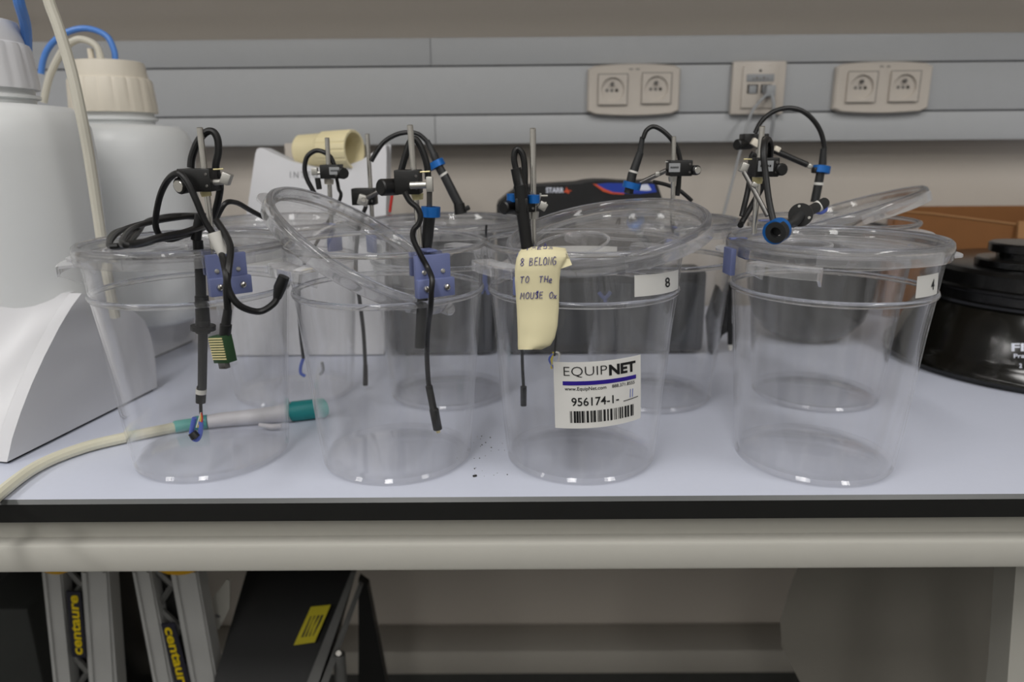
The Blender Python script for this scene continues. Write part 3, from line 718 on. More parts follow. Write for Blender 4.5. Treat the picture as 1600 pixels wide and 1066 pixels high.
# --- jar 1
Y1 = .545
s1 = stand('clamp stand on the leftmost front jar, beside the cable coil', (312, 199), (334, 398), Y1)
block_part(s1, '1', 352, 428, 64)
clamp_body(s1, 289, 335, 263, 299, Y1, knob=(279, 291, 300, 287), kr=.0062)
part('collet', MB().cyl(at(321, 299, Y1), at(323, 307, Y1), .0042, .0036), 'gold', s1)
part('arm', MB().rod(at(332, 285, Y1-.004), at(350, 284, Y1-.004), .0022), 'silver', s1)
part('pin', MB().rod(at(333, 265, Y1-.006), at(349, 264, Y1-.006), .0006, .0002, 6), 'gold', s1)
part('arm_head', MB().box(at(354, 279, Y1-.004), (.0065, .007, .0085), Matrix.Rotation(R(25), 3, 'Y'), .0006), 'silver', s1)
t1 = tether('black swivel tether hanging in the leftmost front jar', at(305, 688, .56))
cable('loop', [(298, 262), (300, 245), (309, 222), (322, 207), (333, 206), (340, 218), (341, 238), (337, 262), (344, 290, .555), (338, 325, .56), (328, 350, .565)], .552, .0027, 'cable_black', t1)
sleeve(t1, [(312, 335), (306, 375)], .565, [.0034, .0040])
sleeve(t1, [(309, 376), (313, 430), (314, 462), (315, 463), (317, 500)], .565, [.0040, .0041, .0042, .0054, .0056], 'black', 'swivel_tube')
collar(t1, 317.5, 512, .565, at(318, 540, .565)-at(316, 480, .565), .0098, .0035, 'black', .3)
sleeve(t1, [(317, 500), (317, 520), (317, 521), (316, 605), (315, 606), (315, 608)], .565, [.0058, .0058, .0038, .0036, .0040, .0040], 'tube_grey', 'lower_tube')
sleeve(t1, [(314.5, 608), (314, 615)], .565, [.0044, .0044], 'tape_white', 'tape_band')
sleeve(t1, [(314, 615), (313.5, 629)], .565, [.0042, .0040], 'black', 'end_cap')
cable('lead', [(313.5, 629), (314, 645), (315, 652)], .565, .0014, 'cable_black', t1)
sn = cable('sensor_clip', [(304, 653), (300, 670), (300, 683), (308, 687), (313, 676), (314, 658)], .562, .0020, 'wire_blue', t1)
sleeve(t1, [(300, 676), (306, 684)], .559, [.0035, .0040], 'black', 'sensor_pad')
for k_, (c_, dx) in enumerate((('wire_red', 4), ('wire_yellow', 2), ('tape_white', -1))):
    cable('wire', [(314, 645), (312+dx, 655), (308+dx, 668)], .561, .0007, c_, t1)
k1 = thing('sensor_cable_coil', 'coil of black cable on the leftmost jar lid with two plugs', 'cable', at(250, 370, .60))
ZC = at(250, 370, .60)
for i in range(5):
    rr_ = random.Random(20+i)
    loop_px = [(168, 384), (205, 380), (255, 373), (300, 362), (326, 349), (318, 339), (272, 341), (226, 349), (184, 364)]
    pts = [onz(x+rr_.uniform(-7, 7)+(8*i if x < 215 else 0), y+rr_.uniform(-2.5, 2.5)-i*.8, .2066+.0036*(i % 3)+.001*math.sin(k_+i)) for k_, (x, y) in enumerate(loop_px)]
    pts = spline([pts[-1]]+pts+pts[:2], 6)[6:-6]
    part('coil_loop', MB().tube(pts[:-1], cr, 8, closed=True), 'cable_black', k1)
cable('loop', [(300, 362, .57), (270, 374, .57), (252, 370, .565), (243, 350, .56), (249, 310, .55), (262, 282, .54), (278, 271, .53), (292, 283, .528), (306, 312, .528), (320, 345, .53), (336, 370, .532)], .55, .0024, 'cable_black', k1)
sleeve(k1, [(334, 363), (341, 381), (350, 398)], .523, [.0048, .0046, .0042], 'tape_white', 'white_sleeve')
cable('cable', [(346, 395, .523), (353, 425, .5), (358, 455, .498), (375, 478, .5), (405, 487, .51), (428, 474, .515), (434, 460, .517)], .515, .0025, 'cable_black', k1)
sleeve(k1, [(433, 466), (437, 450), (444, 432)], .517, [.0030, .0045, .0040], 'cable_black', 'plug')
cable('cable', [(338, 345, .535), (352, 366, .525), (360, 388, .515), (357, 420, .502), (354, 450, .498), (356, 485, .50)], .52, .0026, 'cable_black', k1)
sleeve(k1, [(356, 484), (353, 506), (353, 507), (351, 528)], .50, [.0030, .0034, .0042, .0040], 'cable_black', 'strain_relief')
pc = at(348, 545, .50)
rotp = Matrix.Rotation(R(-28), 3, 'Z')@Matrix.Rotation(R(-8), 3, 'Y')
pb = part('circuit_board', MB().box(pc, (.0155, .0085, .0200), rotp, .0004), 'pcb_green', k1)
for i in range(9):
    part('gold_contact', MB().box(pc+rotp@Vector((0, -.0046, .0085-.0019*i)), (.0145, .0006, .0010), rotp), 'gold', pb)
part('connector', MB().box(pc+rotp@Vector((-.001, -.001, -.0122)), (.0075, .0045, .0048), rotp, .0004), 'metal_dark', pb)
cable('stray_cable', [(338, 342, .60), (352, 318, .60), (370, 317, .62), (390, 328, .64), (412, 340, .66)], .6, .0022, 'cable_black', k1)

# --- jar 2
Y2 = .545
s2 = stand('clamp stand on the front jar with the fallen lid', (640.5, 195), (657, 397), Y2)
block_part(s2, '2', 672, 428, 62)
clamp_body(s2, 620, 657, 265, 303, Y2, knob=(594, 293, 621, 292), kr=.0062, metal_cap=False)
part('collet', MB().cyl(at(652, 303, Y2), at(653, 312, Y2), .0046, .0040), 'gold', s2)
part('arm', MB().rod(at(640, 290, Y2-.012), at(667, 289, Y2-.012), .0026), 'silver', s2)
part('pin', MB().rod(at(656, 269, Y2-.006), at(672, 268, Y2-.006), .0006, .0002, 6), 'gold', s2)
part('arm_head', MB().box(at(671.5, 288, Y2-.012), (.0048, .006, .0110), None, .0006), 'silver', s2)
part('drop_arm', MB().rod(at(671, 299, Y2-.01), at(671, 330, Y2-.008), .0021), 'metal_dark', s2)
t2 = tether('black tether with blue collar hanging in the second front jar', at(684, 668, .56))
cable('loop', [(627, 266), (633, 245), (641, 222), (650, 218), (660, 235), (667, 258), (669, 280)], .562, .0026, 'cable_black', t2)
cable('cable', [(632, 300), (640, 314), (652, 325), (657, 338), (654, 350), (646, 360), (646, 375), (657, 398), (668, 418), (675, 436, .512), (674, 455, .510), (673, 480, .515), (669, 510, .53), (667, 550, .545), (669, 592, .555), (671, 606, .556)], .522, .0021, 'cable_black', t2)
fr_ = at(670, 390, .54)-at(671, 330, .54)
collar(t2, 673, 331, .538, fr_, .0072, .0075)
sleeve(t2, [(671, 338), (668, 370), (664, 399), (660, 470), (656, 543)], .552, [.0045, .0045, .0044, .0043, .0043], 'tube_grey', 'swivel_tube')
sleeve(t2, [(670, 603), (677, 638), (678, 640), (684, 671)], .556, [.0030, .0030, .0039, .0038], 'cable_black', 'probe')
sleeve(t2, [(684, 671), (685, 676)], .556, [.0020, .0016], 'sensor_tip', 'probe_tip')

# --- jar 3
Y3 = .545
s3 = stand('clamp stand on the front jar behind the yellow note', (832.5, 200), (834, 396), Y3)
block_part(s3, '3', 838, 428, 58)
clamp_body(s3, 805, 836, 306, 330, Y3, knob=(786, 325, 806, 322), kr=.0050, metal_cap=False)
part('arm', MB().rod(at(836, 318, Y3-.004), at(854, 318, Y3-.004), .0012, .0002), 'silver', s3)
part('arm', MB().rod(at(840, 322, Y3-.006), at(845, 302, Y3-.006), .0008, .0002), 'silver', s3)
part('pin', MB().rod(at(838, 306, Y3-.006), at(856, 306, Y3-.006), .0007, .0002), 'silver', s3)
part('arm_head', MB().box(at(848, 322, Y3-.004), (.006, .006, .006), Matrix.Rotation(R(30), 3, 'Y'), .0006), 'silver', s3)
part('collet', MB().cyl(at(833, 331, Y3), at(833, 342, Y3), .0045, .004), 'silver', s3)
t3 = tether('black tether dropping behind the yellow note', at(818, 634, .60))
cable('loop', [(806, 264), (803, 248), (805, 236), (810, 233), (817, 243), (820, 265), (820, 300)], .548, .0024, 'cable_black', t3)
sleeve(t3, [(806, 263), (812, 289), (812.5, 290), (817, 335), (824, 390), (826, 420)], .530, [.0040, .0044, .0050, .0048, .0045, .0045], 'black', 'swivel_tube')
collar(t3, 801, 309, .541, (0, 0, 1), .0045, .006); collar(t3, 834, 311, .536, (0, 0, 1), .0045, .006)
part('collar_body', MB().bx(at(805, 320, .53).x, at(825, 320, .53).x, .526, .536, at(815, 333, .53).z, at(815, 309, .53).z, .001), 'black', t3)
cable('cable', [(824, 420, .54), (816, 480, .58), (816, 560, .60), (818, 605, .60)], .58, .0014, 'tube_grey', t3)
sleeve(t3, [(818, 604), (818, 634)], .60, [.0029, .0027], 'tube_grey', 'probe')

# --- jar 4
Y4 = .560
s4 = stand('clamp stand on the rightmost front jar with the labelled clamp in front', (1191, 197), (1178, 366), Y4, .0022)
block_part(s4, '4', 1147, 400, 34, .022, False)
clamp_body(s4, 1173, 1212, 246, 276, Y4, plate=(1184, 1209, 251, 268), knob=(1223, 265, 1211, 265), kr=.0046, metal_cap=False)
part('pin', MB().rod(at(1162, 249, Y4-.006), at(1175, 249, Y4-.006), .0006, .0002, 6), 'gold', s4)
part('arm_head', MB().box(at(1162, 262, Y4-.01), (.0055, .006, .007), Matrix.Rotation(R(20), 3, 'Y'), .0006), 'silver', s4)
part('arm', MB().rod(at(1162, 268, Y4-.012), at(1200, 338, Y4-.028), .0018), 'metal_dark', s4)
part('arm_joint', MB().box(at(1178, 289, Y4-.018), (.0045, .005, .0035), Matrix.Rotation(R(30), 3, 'Y'), .0005), 'silver', s4)
part('collet', MB().cyl(at(1184, 277, Y4), at(1183, 287, Y4), .0042, .0036), 'gold', s4)
t4 = tether('black tether with blue ring lying across the number 4 jar lid', at(1214, 372, .525))
cable('cable', [(1203, 246, .57), (1204, 228, .565), (1200, 218, .56), (1195, 222, .55), (1193, 240, .543), (1196, 270, .54), (1201, 310, .535), (1207, 340, .53), (1213, 362, .525)], .55, .0024, 'cable_black', t4)
d4 = at(1288, 317, .585)-at(1215, 361, .522)
collar(t4, 1214, 361, .524, d4, .0088, .010, 'anod_blue', .6); collar(t4, 1214.5, 362, .521, d4, .0078, .006, 'tube_grey', .5)
sleeve(t4, [(1214, 361, .522), (1236, 349, .535), (1238, 348, .537), (1252, 336, .548), (1270, 327, .562), (1288, 317, .578)], .55, [.0034, .0030, .0042, .0042, .0040, .0042], 'tube_grey', 'swivel_tube')
fl_ = part('flange', MB().lathe([(0, -.0014), (.0088, -.0014), (.0088, .0014), (0, .0014)], 32, at(1251, 336, .546), frame=frame_of(Vector((-.45, -.88, .12)))), 'black', t4)
for k_ in range(3):
    a = R(100+120*k_); fr = frame_of(Vector((-.45, -.88, .12))); p = at(1251, 336, .546)+fr@Vector((.0066*math.cos(a), .0066*math.sin(a), .0014))
    part('screw', MB().rod(p, p+fr@Vector((0, 0, .0008)), .0011, .0002, 10), 'silver', fl_)
sleeve(t4, [(1276, 324), (1281, 321)], .568, [.0046, .0046], 'tape_white', 'tape_band')
cable('sensor_clip', [(1286, 318, .578), (1290, 326, .578), (1283, 332, .575), (1274, 330, .57)], .575, .0018, 'wire_blue', t4)
cable('cable', [(1187, 280, .58), (1176, 240, .58), (1170, 290, .58), (1159, 338, .575)], .58, .0022, 'cable_black', t4)
cable('cable', [(1195, 284, .585), (1180, 312, .585), (1160, 346, .58), (1157, 352, .575)], .58, .0024, 'cable_black', t4)

# --- jar 1b
Yb = .745
s5 = stand('blurred clamp stand on the rear jar before the white instrument', (511, 215), (518, 352), Yb)
clamp_body(s5, 505, 532, 257, 279, Yb, plate=(515, 530, 261, 273), knob=(537, 271, 530, 270), kr=.0058, d=.024, metal_cap=False)
part('arm_head', MB().box(at(492, 268, Yb-.01), (.0060, .006, .0075), None, .0006), 'silver', s5)
part('arm', MB().rod(at(496, 270, Yb-.01), at(506, 271, Yb-.01), .0018), 'silver', s5)
part('drop_arm', MB().rod(at(496, 278, Yb-.01), at(499, 296, Yb-.01), .0028), 'black', s5)
part('collet', MB().cyl(at(514, 280, Yb), at(514, 288, Yb), .0050, .0045), 'cap_cream', s5)
block_part(s5, '1b', 519, 400, 26, .018, False)
t5 = tether('thin black tether looping from the rear clamp near the white instrument', at(478, 590, .79))
cable('loop', [(522, 258), (516, 245), (504, 237), (492, 236), (480, 245), (476, 262), (479, 278), (487, 294), (496, 310)], Yb+.005, .0024, 'cable_black', t5)
cable('cable', [(526, 279), (529, 295), (531, 312), (500, 370), (470, 430), (468, 500), (474, 560)], Yb+.01, .0018, 'cable_black', t5)
cable('sensor_clip', [(474, 560), (470, 572), (470, 583), (477, 588)], .76, .0018, 'wire_blue', t5)
cable('sensor_clip', [(503, 566), (505, 578), (500, 586)], .76, .0016, 'label_grey', t5)

# --- jar 2b
Yc = .765
s6 = stand('clamp stand on the rear jar with the tilted silver arm', (574, 209), (582, 348), Yc)
clamp_body(s6, 553, 587, 294, 320, Yc, kr=.005)
part('arm_head', MB().box(at(568, 313, Yc-.014), (.0105, .007, .0105), Matrix.Rotation(R(20), 3, 'Y'), .0006), 'silver', s6)
part('arm_screw', MB().rod(at(568, 313, Yc-.017), at(568, 313, Yc-.020), .0028), 'metal', s6)
part('arm', MB().rod(at(573, 309, Yc-.016), at(597, 297, Yc-.02), .0026), 'metal_dark', s6)
block_part(s6, '2b', 590, 405, 24, .018, False)
t6 = tether('black tether arching over the fallen-lid jar to a blue collar', at(722, 331, .74))
cable('arc', [(580, 252), (588, 238), (600, 222), (618, 211), (636, 207), (652, 209), (663, 217), (669, 224)], .755, .0024, 'cable_black', t6)
sleeve(t6, [(667, 220), (677, 240), (678, 241), (683, 255)], .75, [.0028, .0034, .0040, .0042], 'tube_grey')
d6 = at(720, 325, .745)-at(678, 240, .75)
collar(t6, 682, 257, .749, d6, .0088, .0065)
sleeve(t6, [(684, 258), (693, 273), (694, 274), (708, 302), (720, 325)], .747, [.0044, .0044, .0046, .0048, .0048], 'tube_grey', 'swivel_tube')
sleeve(t6, [(692, 271), (694, 274)], .747, [.0048, .0048], 'tape_white', 'tape_band')
sleeve(t6, [(717, 318), (720, 334)], .745, [.0056, .0064], 'black', 'foot')
part('foot_wing', MB().box(at(729, 326, .745), (.007, .006, .005), Matrix.Rotation(R(-25), 3, 'Y'), .001), 'black', t6)
t6b = tether('thin black probe cable hanging between the second jars of both rows', at(571, 602, .79))
cable('cable', [(572, 322, .76), (560, 360, .76), (556, 420, .77), (562, 470, .775), (568, 520, .78), (571, 575, .785)], .77, .0022, 'cable_black', t6b)
sleeve(t6b, [(571, 570), (571, 602)], .786, [.0026, .0030], 'cable_black', 'probe')
fc = thing('sensor_clip', 'lavender forked sensor clip hanging between the two middle front jars', 'sensor', at(757, 460, .74))
cable('lead', [(760, 352, .70), (758, 385, .72), (757, 425, .74)], .74, .0011, 'cable_black', fc)
cable('clip_arm', [(756, 420), (757, 440), (751, 458)], .74, .0030, 'lavender', fc)
cable('clip_arm', [(757, 440), (764, 460)], .74, .0024, 'lavender', fc)
solo('red_stick', MB().rod(at(615, 288, .86), at(609, 332, .86), .0017), 'wire_red', 'thin red stick standing behind the second front jar', 'stick', at(608, 330, .86))

# --- jar 3b
Yd = .690
s7 = stand('clamp stand behind the tilted lid of the note jar', (1053, 213), (1050, 400), Yd, .0021)
clamp_body(s7, 1043, 1079, 250, 275, Yd, plate=(1045, 1063, 255, 269), knob=(1090, 266, 1078, 266), kr=.0046)
part('pin', MB().rod(at(1039, 253, Yd-.004), at(1044, 253, Yd-.004), .0006, .0002, 6), 'silver', s7)
part('collet', MB().cyl(at(1051, 276, Yd), at(1051, 284, Yd), .0042, .0036), 'silver', s7)
part('arm', MB().rod(at(1042, 266, Yd), at(1000, 286, Yd+.01), .0022), 'metal_dark', s7)
part('arm_joint', MB().box(at(1027, 272, Yd+.002), (.004, .004, .004), None, .0005), 'silver', s7)
block_part(s7, '3b', 1051, 395, 26, .018, False)
t7 = tether('black tether rising over the black controller from the rear clamp', at(945, 470, .72))
cable('arc', [(1063, 251), (1058, 232), (1046, 214), (1032, 202), (1020, 198), (1010, 204), (1005, 216)], .698, .0022, 'cable_black', t7)
sleeve(t7, [(1004, 214), (1000, 238), (1000, 239), (990, 268), (988, 272), (982, 302)], .70, [.0024, .0029, .0035, .0042, .0044, .0044], 'tube_grey', 'swivel_tube')
sleeve(t7, [(990.5, 267), (989.5, 270)], .70, [.0046, .0046], 'tape_white', 'tape_band')
collar(t7, 987, 290, .70, at(982, 302, .7)-at(1000, 239, .7), .0088, .006)
cable('cable', [(1061, 275), (1060, 292), (1058, 306)], .698, .0024, 'cable_black', t7)
cable('cable', [(1020, 284, .72), (1042, 289, .72), (1062, 298, .72), (1081, 314, .72)], .72, .0020, 'cable_black', t7)
fc = thing('sensor_clip', 'small pale blue forked sensor clip inside the note jar', 'sensor', at(945, 472, .72))
cable('lead', [(962, 352, .71), (968, 340, .71), (966, 356, .71), (952, 374, .72), (936, 384, .72), (941, 420, .72), (945, 455, .72)], .72, .0010, 'cable_black', fc)
for lst in ([(936, 457), (945, 466), (954, 456)], [(945, 466), (946, 472)]):
    cable('clip_arm', lst, .72, .0020, 'lavender', fc)
fc = thing('wire_bundle', 'bundle of yellow, blue and white wire ends below the yellow note', 'wires', at(862, 576, .64))
cable('lead', [(845, 392, .63), (858, 440, .64), (868, 520, .64), (866, 556, .64)], .64, .0012, 'cable_black', fc)
for c_, lst in (('wire_yellow', [(865, 550), (862, 562), (862, 576)]), ('wire_blue', [(865, 552), (858, 562), (866, 576)]), ('tape_white', [(867, 550), (874, 554), (870, 572)])):
    cable('wire', lst, .64, .0010, c_, fc)

# --- jar 4b
Ye = .775
s8 = stand('clamp stand on the rear jar with the knob pointing left', (1184, 232), (1180, 350), Ye, .0021)
clamp_body(s8, 1158, 1197, 209, 231, Ye, knob=(1151, 226, 1172, 225), kr=.0055, metal_cap=False)
part('arm_head', MB().box(at(1180, 223, Ye-.014), (.008, .006, .007), Matrix.Rotation(R(30), 3, 'Y'), .0006), 'cap_cream', s8)
part('arm', MB().rod(at(1204, 233, Ye-.01), at(1262, 258, Ye-.02), .0030), 'black', s8)
part('arm_joint', MB().box(at(1214, 233, Ye-.014), (.006, .005, .005), Matrix.Rotation(R(25), 3, 'Y'), .0006), 'cap_cream', s8)
part('arm_joint', MB().box(at(1265, 260, Ye-.021), (.005, .005, .004), Matrix.Rotation(R(25), 3, 'Y'), .0006), 'silver', s8)
block_part(s8, '4b', 1190, 400, 24, .018, False)
t8 = tether('black tether in a high arch to a blue collar above the number 4 lid', at(1273, 316, .73))
cable('arc', [(1180, 208), (1188, 192), (1201, 179), (1218, 171), (1236, 169), (1254, 174), (1271, 188), (1283, 208), (1288, 232), (1286, 250)], .76, .0024, 'cable_black', t8)
sleeve(t8, [(1287, 232), (1285, 258)], .755, [.0030, .0040], 'tube_grey')
collar(t8, 1283, 265, .754, at(1273, 316, .75)-at(1285, 250, .755), .0090, .0070)
part('collar_lug', MB().box(at(1274, 266, .752), (.006, .008, .006), None, .001), 'black', t8)
sleeve(t8, [(1282, 270), (1279, 286), (1273, 316)], .752, [.0042, .0044, .0044], 'tube_grey', 'swivel_tube')
sleeve(t8, [(1279.6, 285), (1279, 289)], .752, [.0048, .0048], 'tape_white', 'tape_band')
hp = thing('hanging_plug', 'black plug with a white tip hanging left of the number 4 jar', 'plug', at(1141, 548, .86))
sleeve(hp, [(1142, 445), (1141, 505), (1141, 506), (1141, 538)], .86, [.0022, .0022, .0032, .0032], 'black', 'lead')
sleeve(hp, [(1141, 538), (1141, 547)], .86, [.0028, .0026], 'tape_white', 'tip')

# ------------------------------------------------------------------ vacuum units and carboys at the left
N0 = onz(12, 727); N1 = onz(246, 609); ndir = (N1-N0).normalized(); nn = Vector((ndir.y, -ndir.x, 0))
OUT = [(12, 727), (20, 690), (33, 650), (50, 606), (70, 562), (94, 515), (112, 485), (128, 463), (160, 470), (190, 482), (212, 492), (226, 505), (236, 528), (243, 565), (246, 609)]
prof = []
for p in OUT:
    q = onplane(p[0], p[1], N0, nn); prof.append(((q-N0).dot(ndir), q.z))
prof[0] = (0, 0.0); prof[-1] = (prof[-1][0], 0.0)
def vac_unit(label, org, bulge=.80):
    org = Vector(org); left = -nn
    t = thing('vacuum_unit', label, 'laboratory unit', org+ndir*.1+left*.12)
    W3 = lambda s, z: org+ndir*s+Vector((0, 0, z+.003))
    part('side_panel', MB().prism([W3(s, z) for s, z in prof], left*.014), 'white_plastic', t, angle=40)
    part('side_panel', MB().prism([W3(s, z)+left*.246 for s, z in prof], left*.014), 'white_plastic', t, angle=40)
    fr_pts = prof[:8]
    def shell(u, v, back):
        k = v*(len(fr_pts)-1); i_ = min(int(k), len(fr_pts)-2); f_ = k-i_
        s0 = fr_pts[i_][0]*(1-f_)+fr_pts[i_+1][0]*f_; z0_ = fr_pts[i_][1]*(1-f_)+fr_pts[i_+1][1]*f_
        bl = math.sin(PI*min(1, max(0, u)))**1.5
        return W3(s0*(1-bulge*bl)-.012*bl*math.sin(PI*v*.6)+back, z0_*(1+.07*bl))+left*(.0141+.2316*u)
    m = MB().grid(lambda u, v: shell(u, v, 0), 24, 14); k = len(m.v); m.grid(lambda u, v: shell(u, v, .008), 24, 14)
    rim = [i_ for i_ in range(25)]+[q*25+24 for q in range(1, 15)]+[14*25+i_ for i_ in range(23, -1, -1)]+[q*25 for q in range(13, 0, -1)]
    for i_ in range(len(rim)): a, b_ = rim[i_], rim[(i_+1) % len(rim)]; m.f.append((a, b_, b_+k, a+k))
    part('front_shell', m, 'white_plastic', t, angle=50)
    part('cradle', MB().prism([W3(s, z)+left*.0142 for s, z in ((.02, .0), (.03, .04), (.08, .044), (prof[-1][0]-.004, .044), (prof[-1][0], 0))], left*.2316), 'white_plastic', t)
    part('foot_strip', MB().prism([W3(0.004, -.003)+left*.003, W3(prof[-1][0]-.004, -.003)+left*.003, W3(prof[-1][0]-.004, -.0001)+left*.003, W3(.004, -.0001)+left*.003], left*.254), 'black', t)
    return t
vac_unit('white moulded vacuum unit base holding the nearer carboy', N0)
O2 = onz(306, 533)-(N1-N0); vac_unit('white moulded vacuum unit base behind the nearer one', O2, .45)
def carboy(label, cx_, cy_, zb, rb, zs, zt, cap_r, mcap, mbody, cream=None, ribs=36):
    t = thing('carboy', label, 'carboy', (cx_, cy_, zb))
    h = zs-zb
    part('bottle', MB().lathe([(0, zb), (rb*.82, zb), (rb*.9, zb+.006), (rb*.94, zb+.02), (rb, zs-.045), (rb*.985, zs-.022), (rb*.93, zs-.009), (rb*.83, zs-.002), (cap_r*1.12, zs), (cap_r*.97, zs+.001), (cap_r*.97, zs+.018), (0, zs+.018)], 64, (cx_, cy_, 0)), mbody, t, angle=50)
    part('neck_ring', MB().lathe([(cap_r*.97, zs+.005), (cap_r*1.06, zs+.006), (cap_r*1.06, zs+.009), (cap_r*.97, zs+.010)], 48, (cx_, cy_, 0)), mbody, t)
    z0 = zs+.015; zc = zt
    hh = zc-z0
    cp = part('cap', MB().lathe([(cap_r*.8, z0), (cap_r*1.07, z0), (cap_r*1.08, z0+.004), (cap_r*1.03, z0+hh*.60), (cap_r*1.0, z0+hh*.66), (cap_r*.94, z0+hh*.68), (cap_r*.90, zc-.005), (cap_r*.88, zc-.001), (cap_r*.83, zc), (0, zc)], 108, (cx_, cy_, 0),
         rmod=lambda i, a: (1-.022*(1 if (int(a/(2*PI)*108) % 6) == 0 else 0)) if 1 < i < 5 else 1), mcap, t, angle=25)
    return t, z0, zc
# nearer carboy
cbx, cby = -.540, .752
zs_ = at(20, 160, .72).z; 
t, z0, zc = carboy('large white carboy with ribbed white cap at the far left', cbx, cby, .05, .0980, zs_, at(0, 20, .72).z, .0525, 'cap_white', 'hdpe')
part('spout', MB().rod((cbx-.004, cby-.005, zc), (cbx-.004, cby-.005, zc+.03), .007), 'cap_cream', t)
part('cap_disc', MB().lathe([(0, zc+.004), (.032, zc+.0035), (.035, zc), (0, zc)], 40, (cbx, cby, 0)), 'cap_white', t)
tb = thing('blue_tube', 'blue tube rising from the nearer carboy cap', 'tube', (cbx+.03, cby, zc))
part('tube', MB().tube(spline([(at(42, 80, .785)), at(40, 40, .765), at(29, 0, .74), at(18, -60, .74)], 6), .0050), 'blue_tube', tb)
# farther carboy
c2x, c2y = at(180, 180, .955).x, .955
t, z0b, zcb = carboy('smaller-looking white carboy with cream ribbed cap behind', c2x, c2y, .05, .088, at(185, 193, .955-.06).z, at(180, 93, .93).z, .047, 'cap_cream', 'hdpe')
for dx in (143, 156):
    p = at(dx, 92, .94); part('nozzle', MB().rod(p-Vector((0, 0, .004)), p+Vector((0, 0, .012)), .0035), 'cap_cream', t)
tb = thing('blue_tube', 'blue tube arching into the cream cap', 'tube', at(180, 92, .95))
part('tube', MB().tube(spline(pp([(180, 93), (178, 78), (168, 58), (148, 47), (124, 45), (98, 54), (78, 72), (68, 92), (64, 115)], .95), 8), .0037), 'blue_tube', tb)
tb = thing('milky_tube', 'milky hose arching beside the blue tube into the cream cap', 'tube', at(156, 92, .94))
part('tube', MB().tube(spline(pp([(158, 92), (152, 74), (138, 64), (120, 62), (102, 74), (88, 96), (76, 124), (68, 160)], .935), 8), .0042), 'milky_tube', tb)
tb = thing('milky_hose', 'long milky hose hanging in front of the carboys', 'tube', at(178, 500, .74))
part('hose', MB().tube(spline([at(66, -50, .70), at(76, 0, .70), at(92, 45, .70), at(112, 112, .70), at(127, 180, .70), at(140, 250, .705), at(152, 330, .71), at(164, 410, .715), at(180, 495, .73)], 6), .0050), 'milky_tube', tb)

# ------------------------------------------------------------------ aspirator handpiece
hz = thing('aspirator_handle', 'grey aspirator handpiece with teal bands on a yellowish hose', 'handpiece', onz(390, 668))
def ob(px, py, z): return onz(px, py, z)
part('hose', MB().tube(spline([ob(-60, 830, .0056), ob(0, 771, .0056), ob(60, 728, .0056), ob(130, 700, .0056), ob(200, 683, .0056), ob(278, 667, .0056)], 8), .0052), 'yellow_tube', hz)
part('connector', MB().tube([ob(272, 667.5, .0066), ob(274, 667, .0066), ob(300, 663, .0068), ob(303, 662.5, .0068)], [.0052, .0062, .0062, .0052], 16), 'teal_clear', hz)
part('connector', MB().tube([ob(303, 662, .0068), ob(306, 661.5, .0072), ob(324, 659, .0074), ob(326, 659, .0074)], [.006, .0072, .0072, .006], 16), 'teal', hz)
part('grip', MB().tube([ob(325, 659, .0078), ob(345, 656, .0082), ob(390, 652, .0086), ob(425, 648, .009), ob(447, 645, .0098), ob(455, 644, .0105)], [.0066, .0072, .0078, .0082, .0092, .0105], 20), 'hand_grey', hz)
part('lever', MB().tube([ob(405, 664, .006), ob(425, 667, .005), ob(440, 666, .005)], [.002, .003, .0025], 8), 'hand_grey', hz)
part('band', MB().tube([ob(455, 643, .0105), ob(457, 643, .0105), ob(492, 639, .0105), ob(493, 639, .0105)], [.0095, .0104, .0104, .0095], 20), 'teal', hz)
part('end_ring', MB().tube([ob(493, 639, .0105), ob(506, 637.5, .0105), ob(508, 637, .0105)], [.0104, .0104, .009], 20), 'teal_clear', hz)

# ------------------------------------------------------------------ white instrument with dished top
IY = .932
ins = thing('white_instrument', 'white instrument with dished top edge behind the fallen lid', 'laboratory unit', onz(480, 558))
outl = [(356, 558), (370, 440), (386, 330), (399, 240), (401, 234), (405, 231), (412, 232), (430, 241), (455, 252), (485, 260), (515, 264), (540, 260), (565, 250), (585, 237), (600, 226), (603, 228), (604, 240), (603, 330), (601, 450), (600, 558)]
def ipt(px, py, dy=0):
    p = at(px, py, IY+.05*(558-py)/326+dy); p.z = max(p.z, .002); return p
pz = [ipt(*p) for p in outl]; pz[0].z = max(pz[0].z, .002); pz[-1].z = max(pz[-1].z, .002)
part('front_shell', MB().prism(pz, (0, .03, .0)), 'white_plastic', ins, angle=25)
part('body', MB().prism([p+Vector((0, .0305, 0)) for p in [ipt(360, 556), ipt(372, 440), ipt(384, 350), ipt(598, 350), ipt(597, 556)]], (0, .12, 0)), 'white_plastic', ins)
part('side_wing', MB().prism([ipt(604, 226, .032), ipt(604, 330, .032), ipt(602, 545, .032), ipt(602, 545, .15), ipt(604, 330, .15), ipt(604, 226, .15)], (.006, 0, 0)), 'white_plastic', ins)
part('rear_post', MB().bx(at(448, 240, 1.12).x, at(476, 240, 1.12).x, 1.11, 1.125, .002, at(460, 224, 1.12).z, .002), 'wall_paint', ins)
P = lambda u, v: ipt(453+64*u, 278-10*v, -.0008)
part('lettering', text_fit('INTEGRA', P, 0, 1, 0, 1, bold=.005, spacing=1.5), 'label_grey', ins)
cap = thing('loose_cap', 'cream ribbed screw cap lying on its side on the white instrument', 'cap', at(512, 262, 1.01))
a_ = at(470, 236, 1.015); b_ = at(554, 234, .985); dr = (b_-a_).normalized(); L = (b_-a_).length; fr = frame_of(dr, (0, 0, 1))
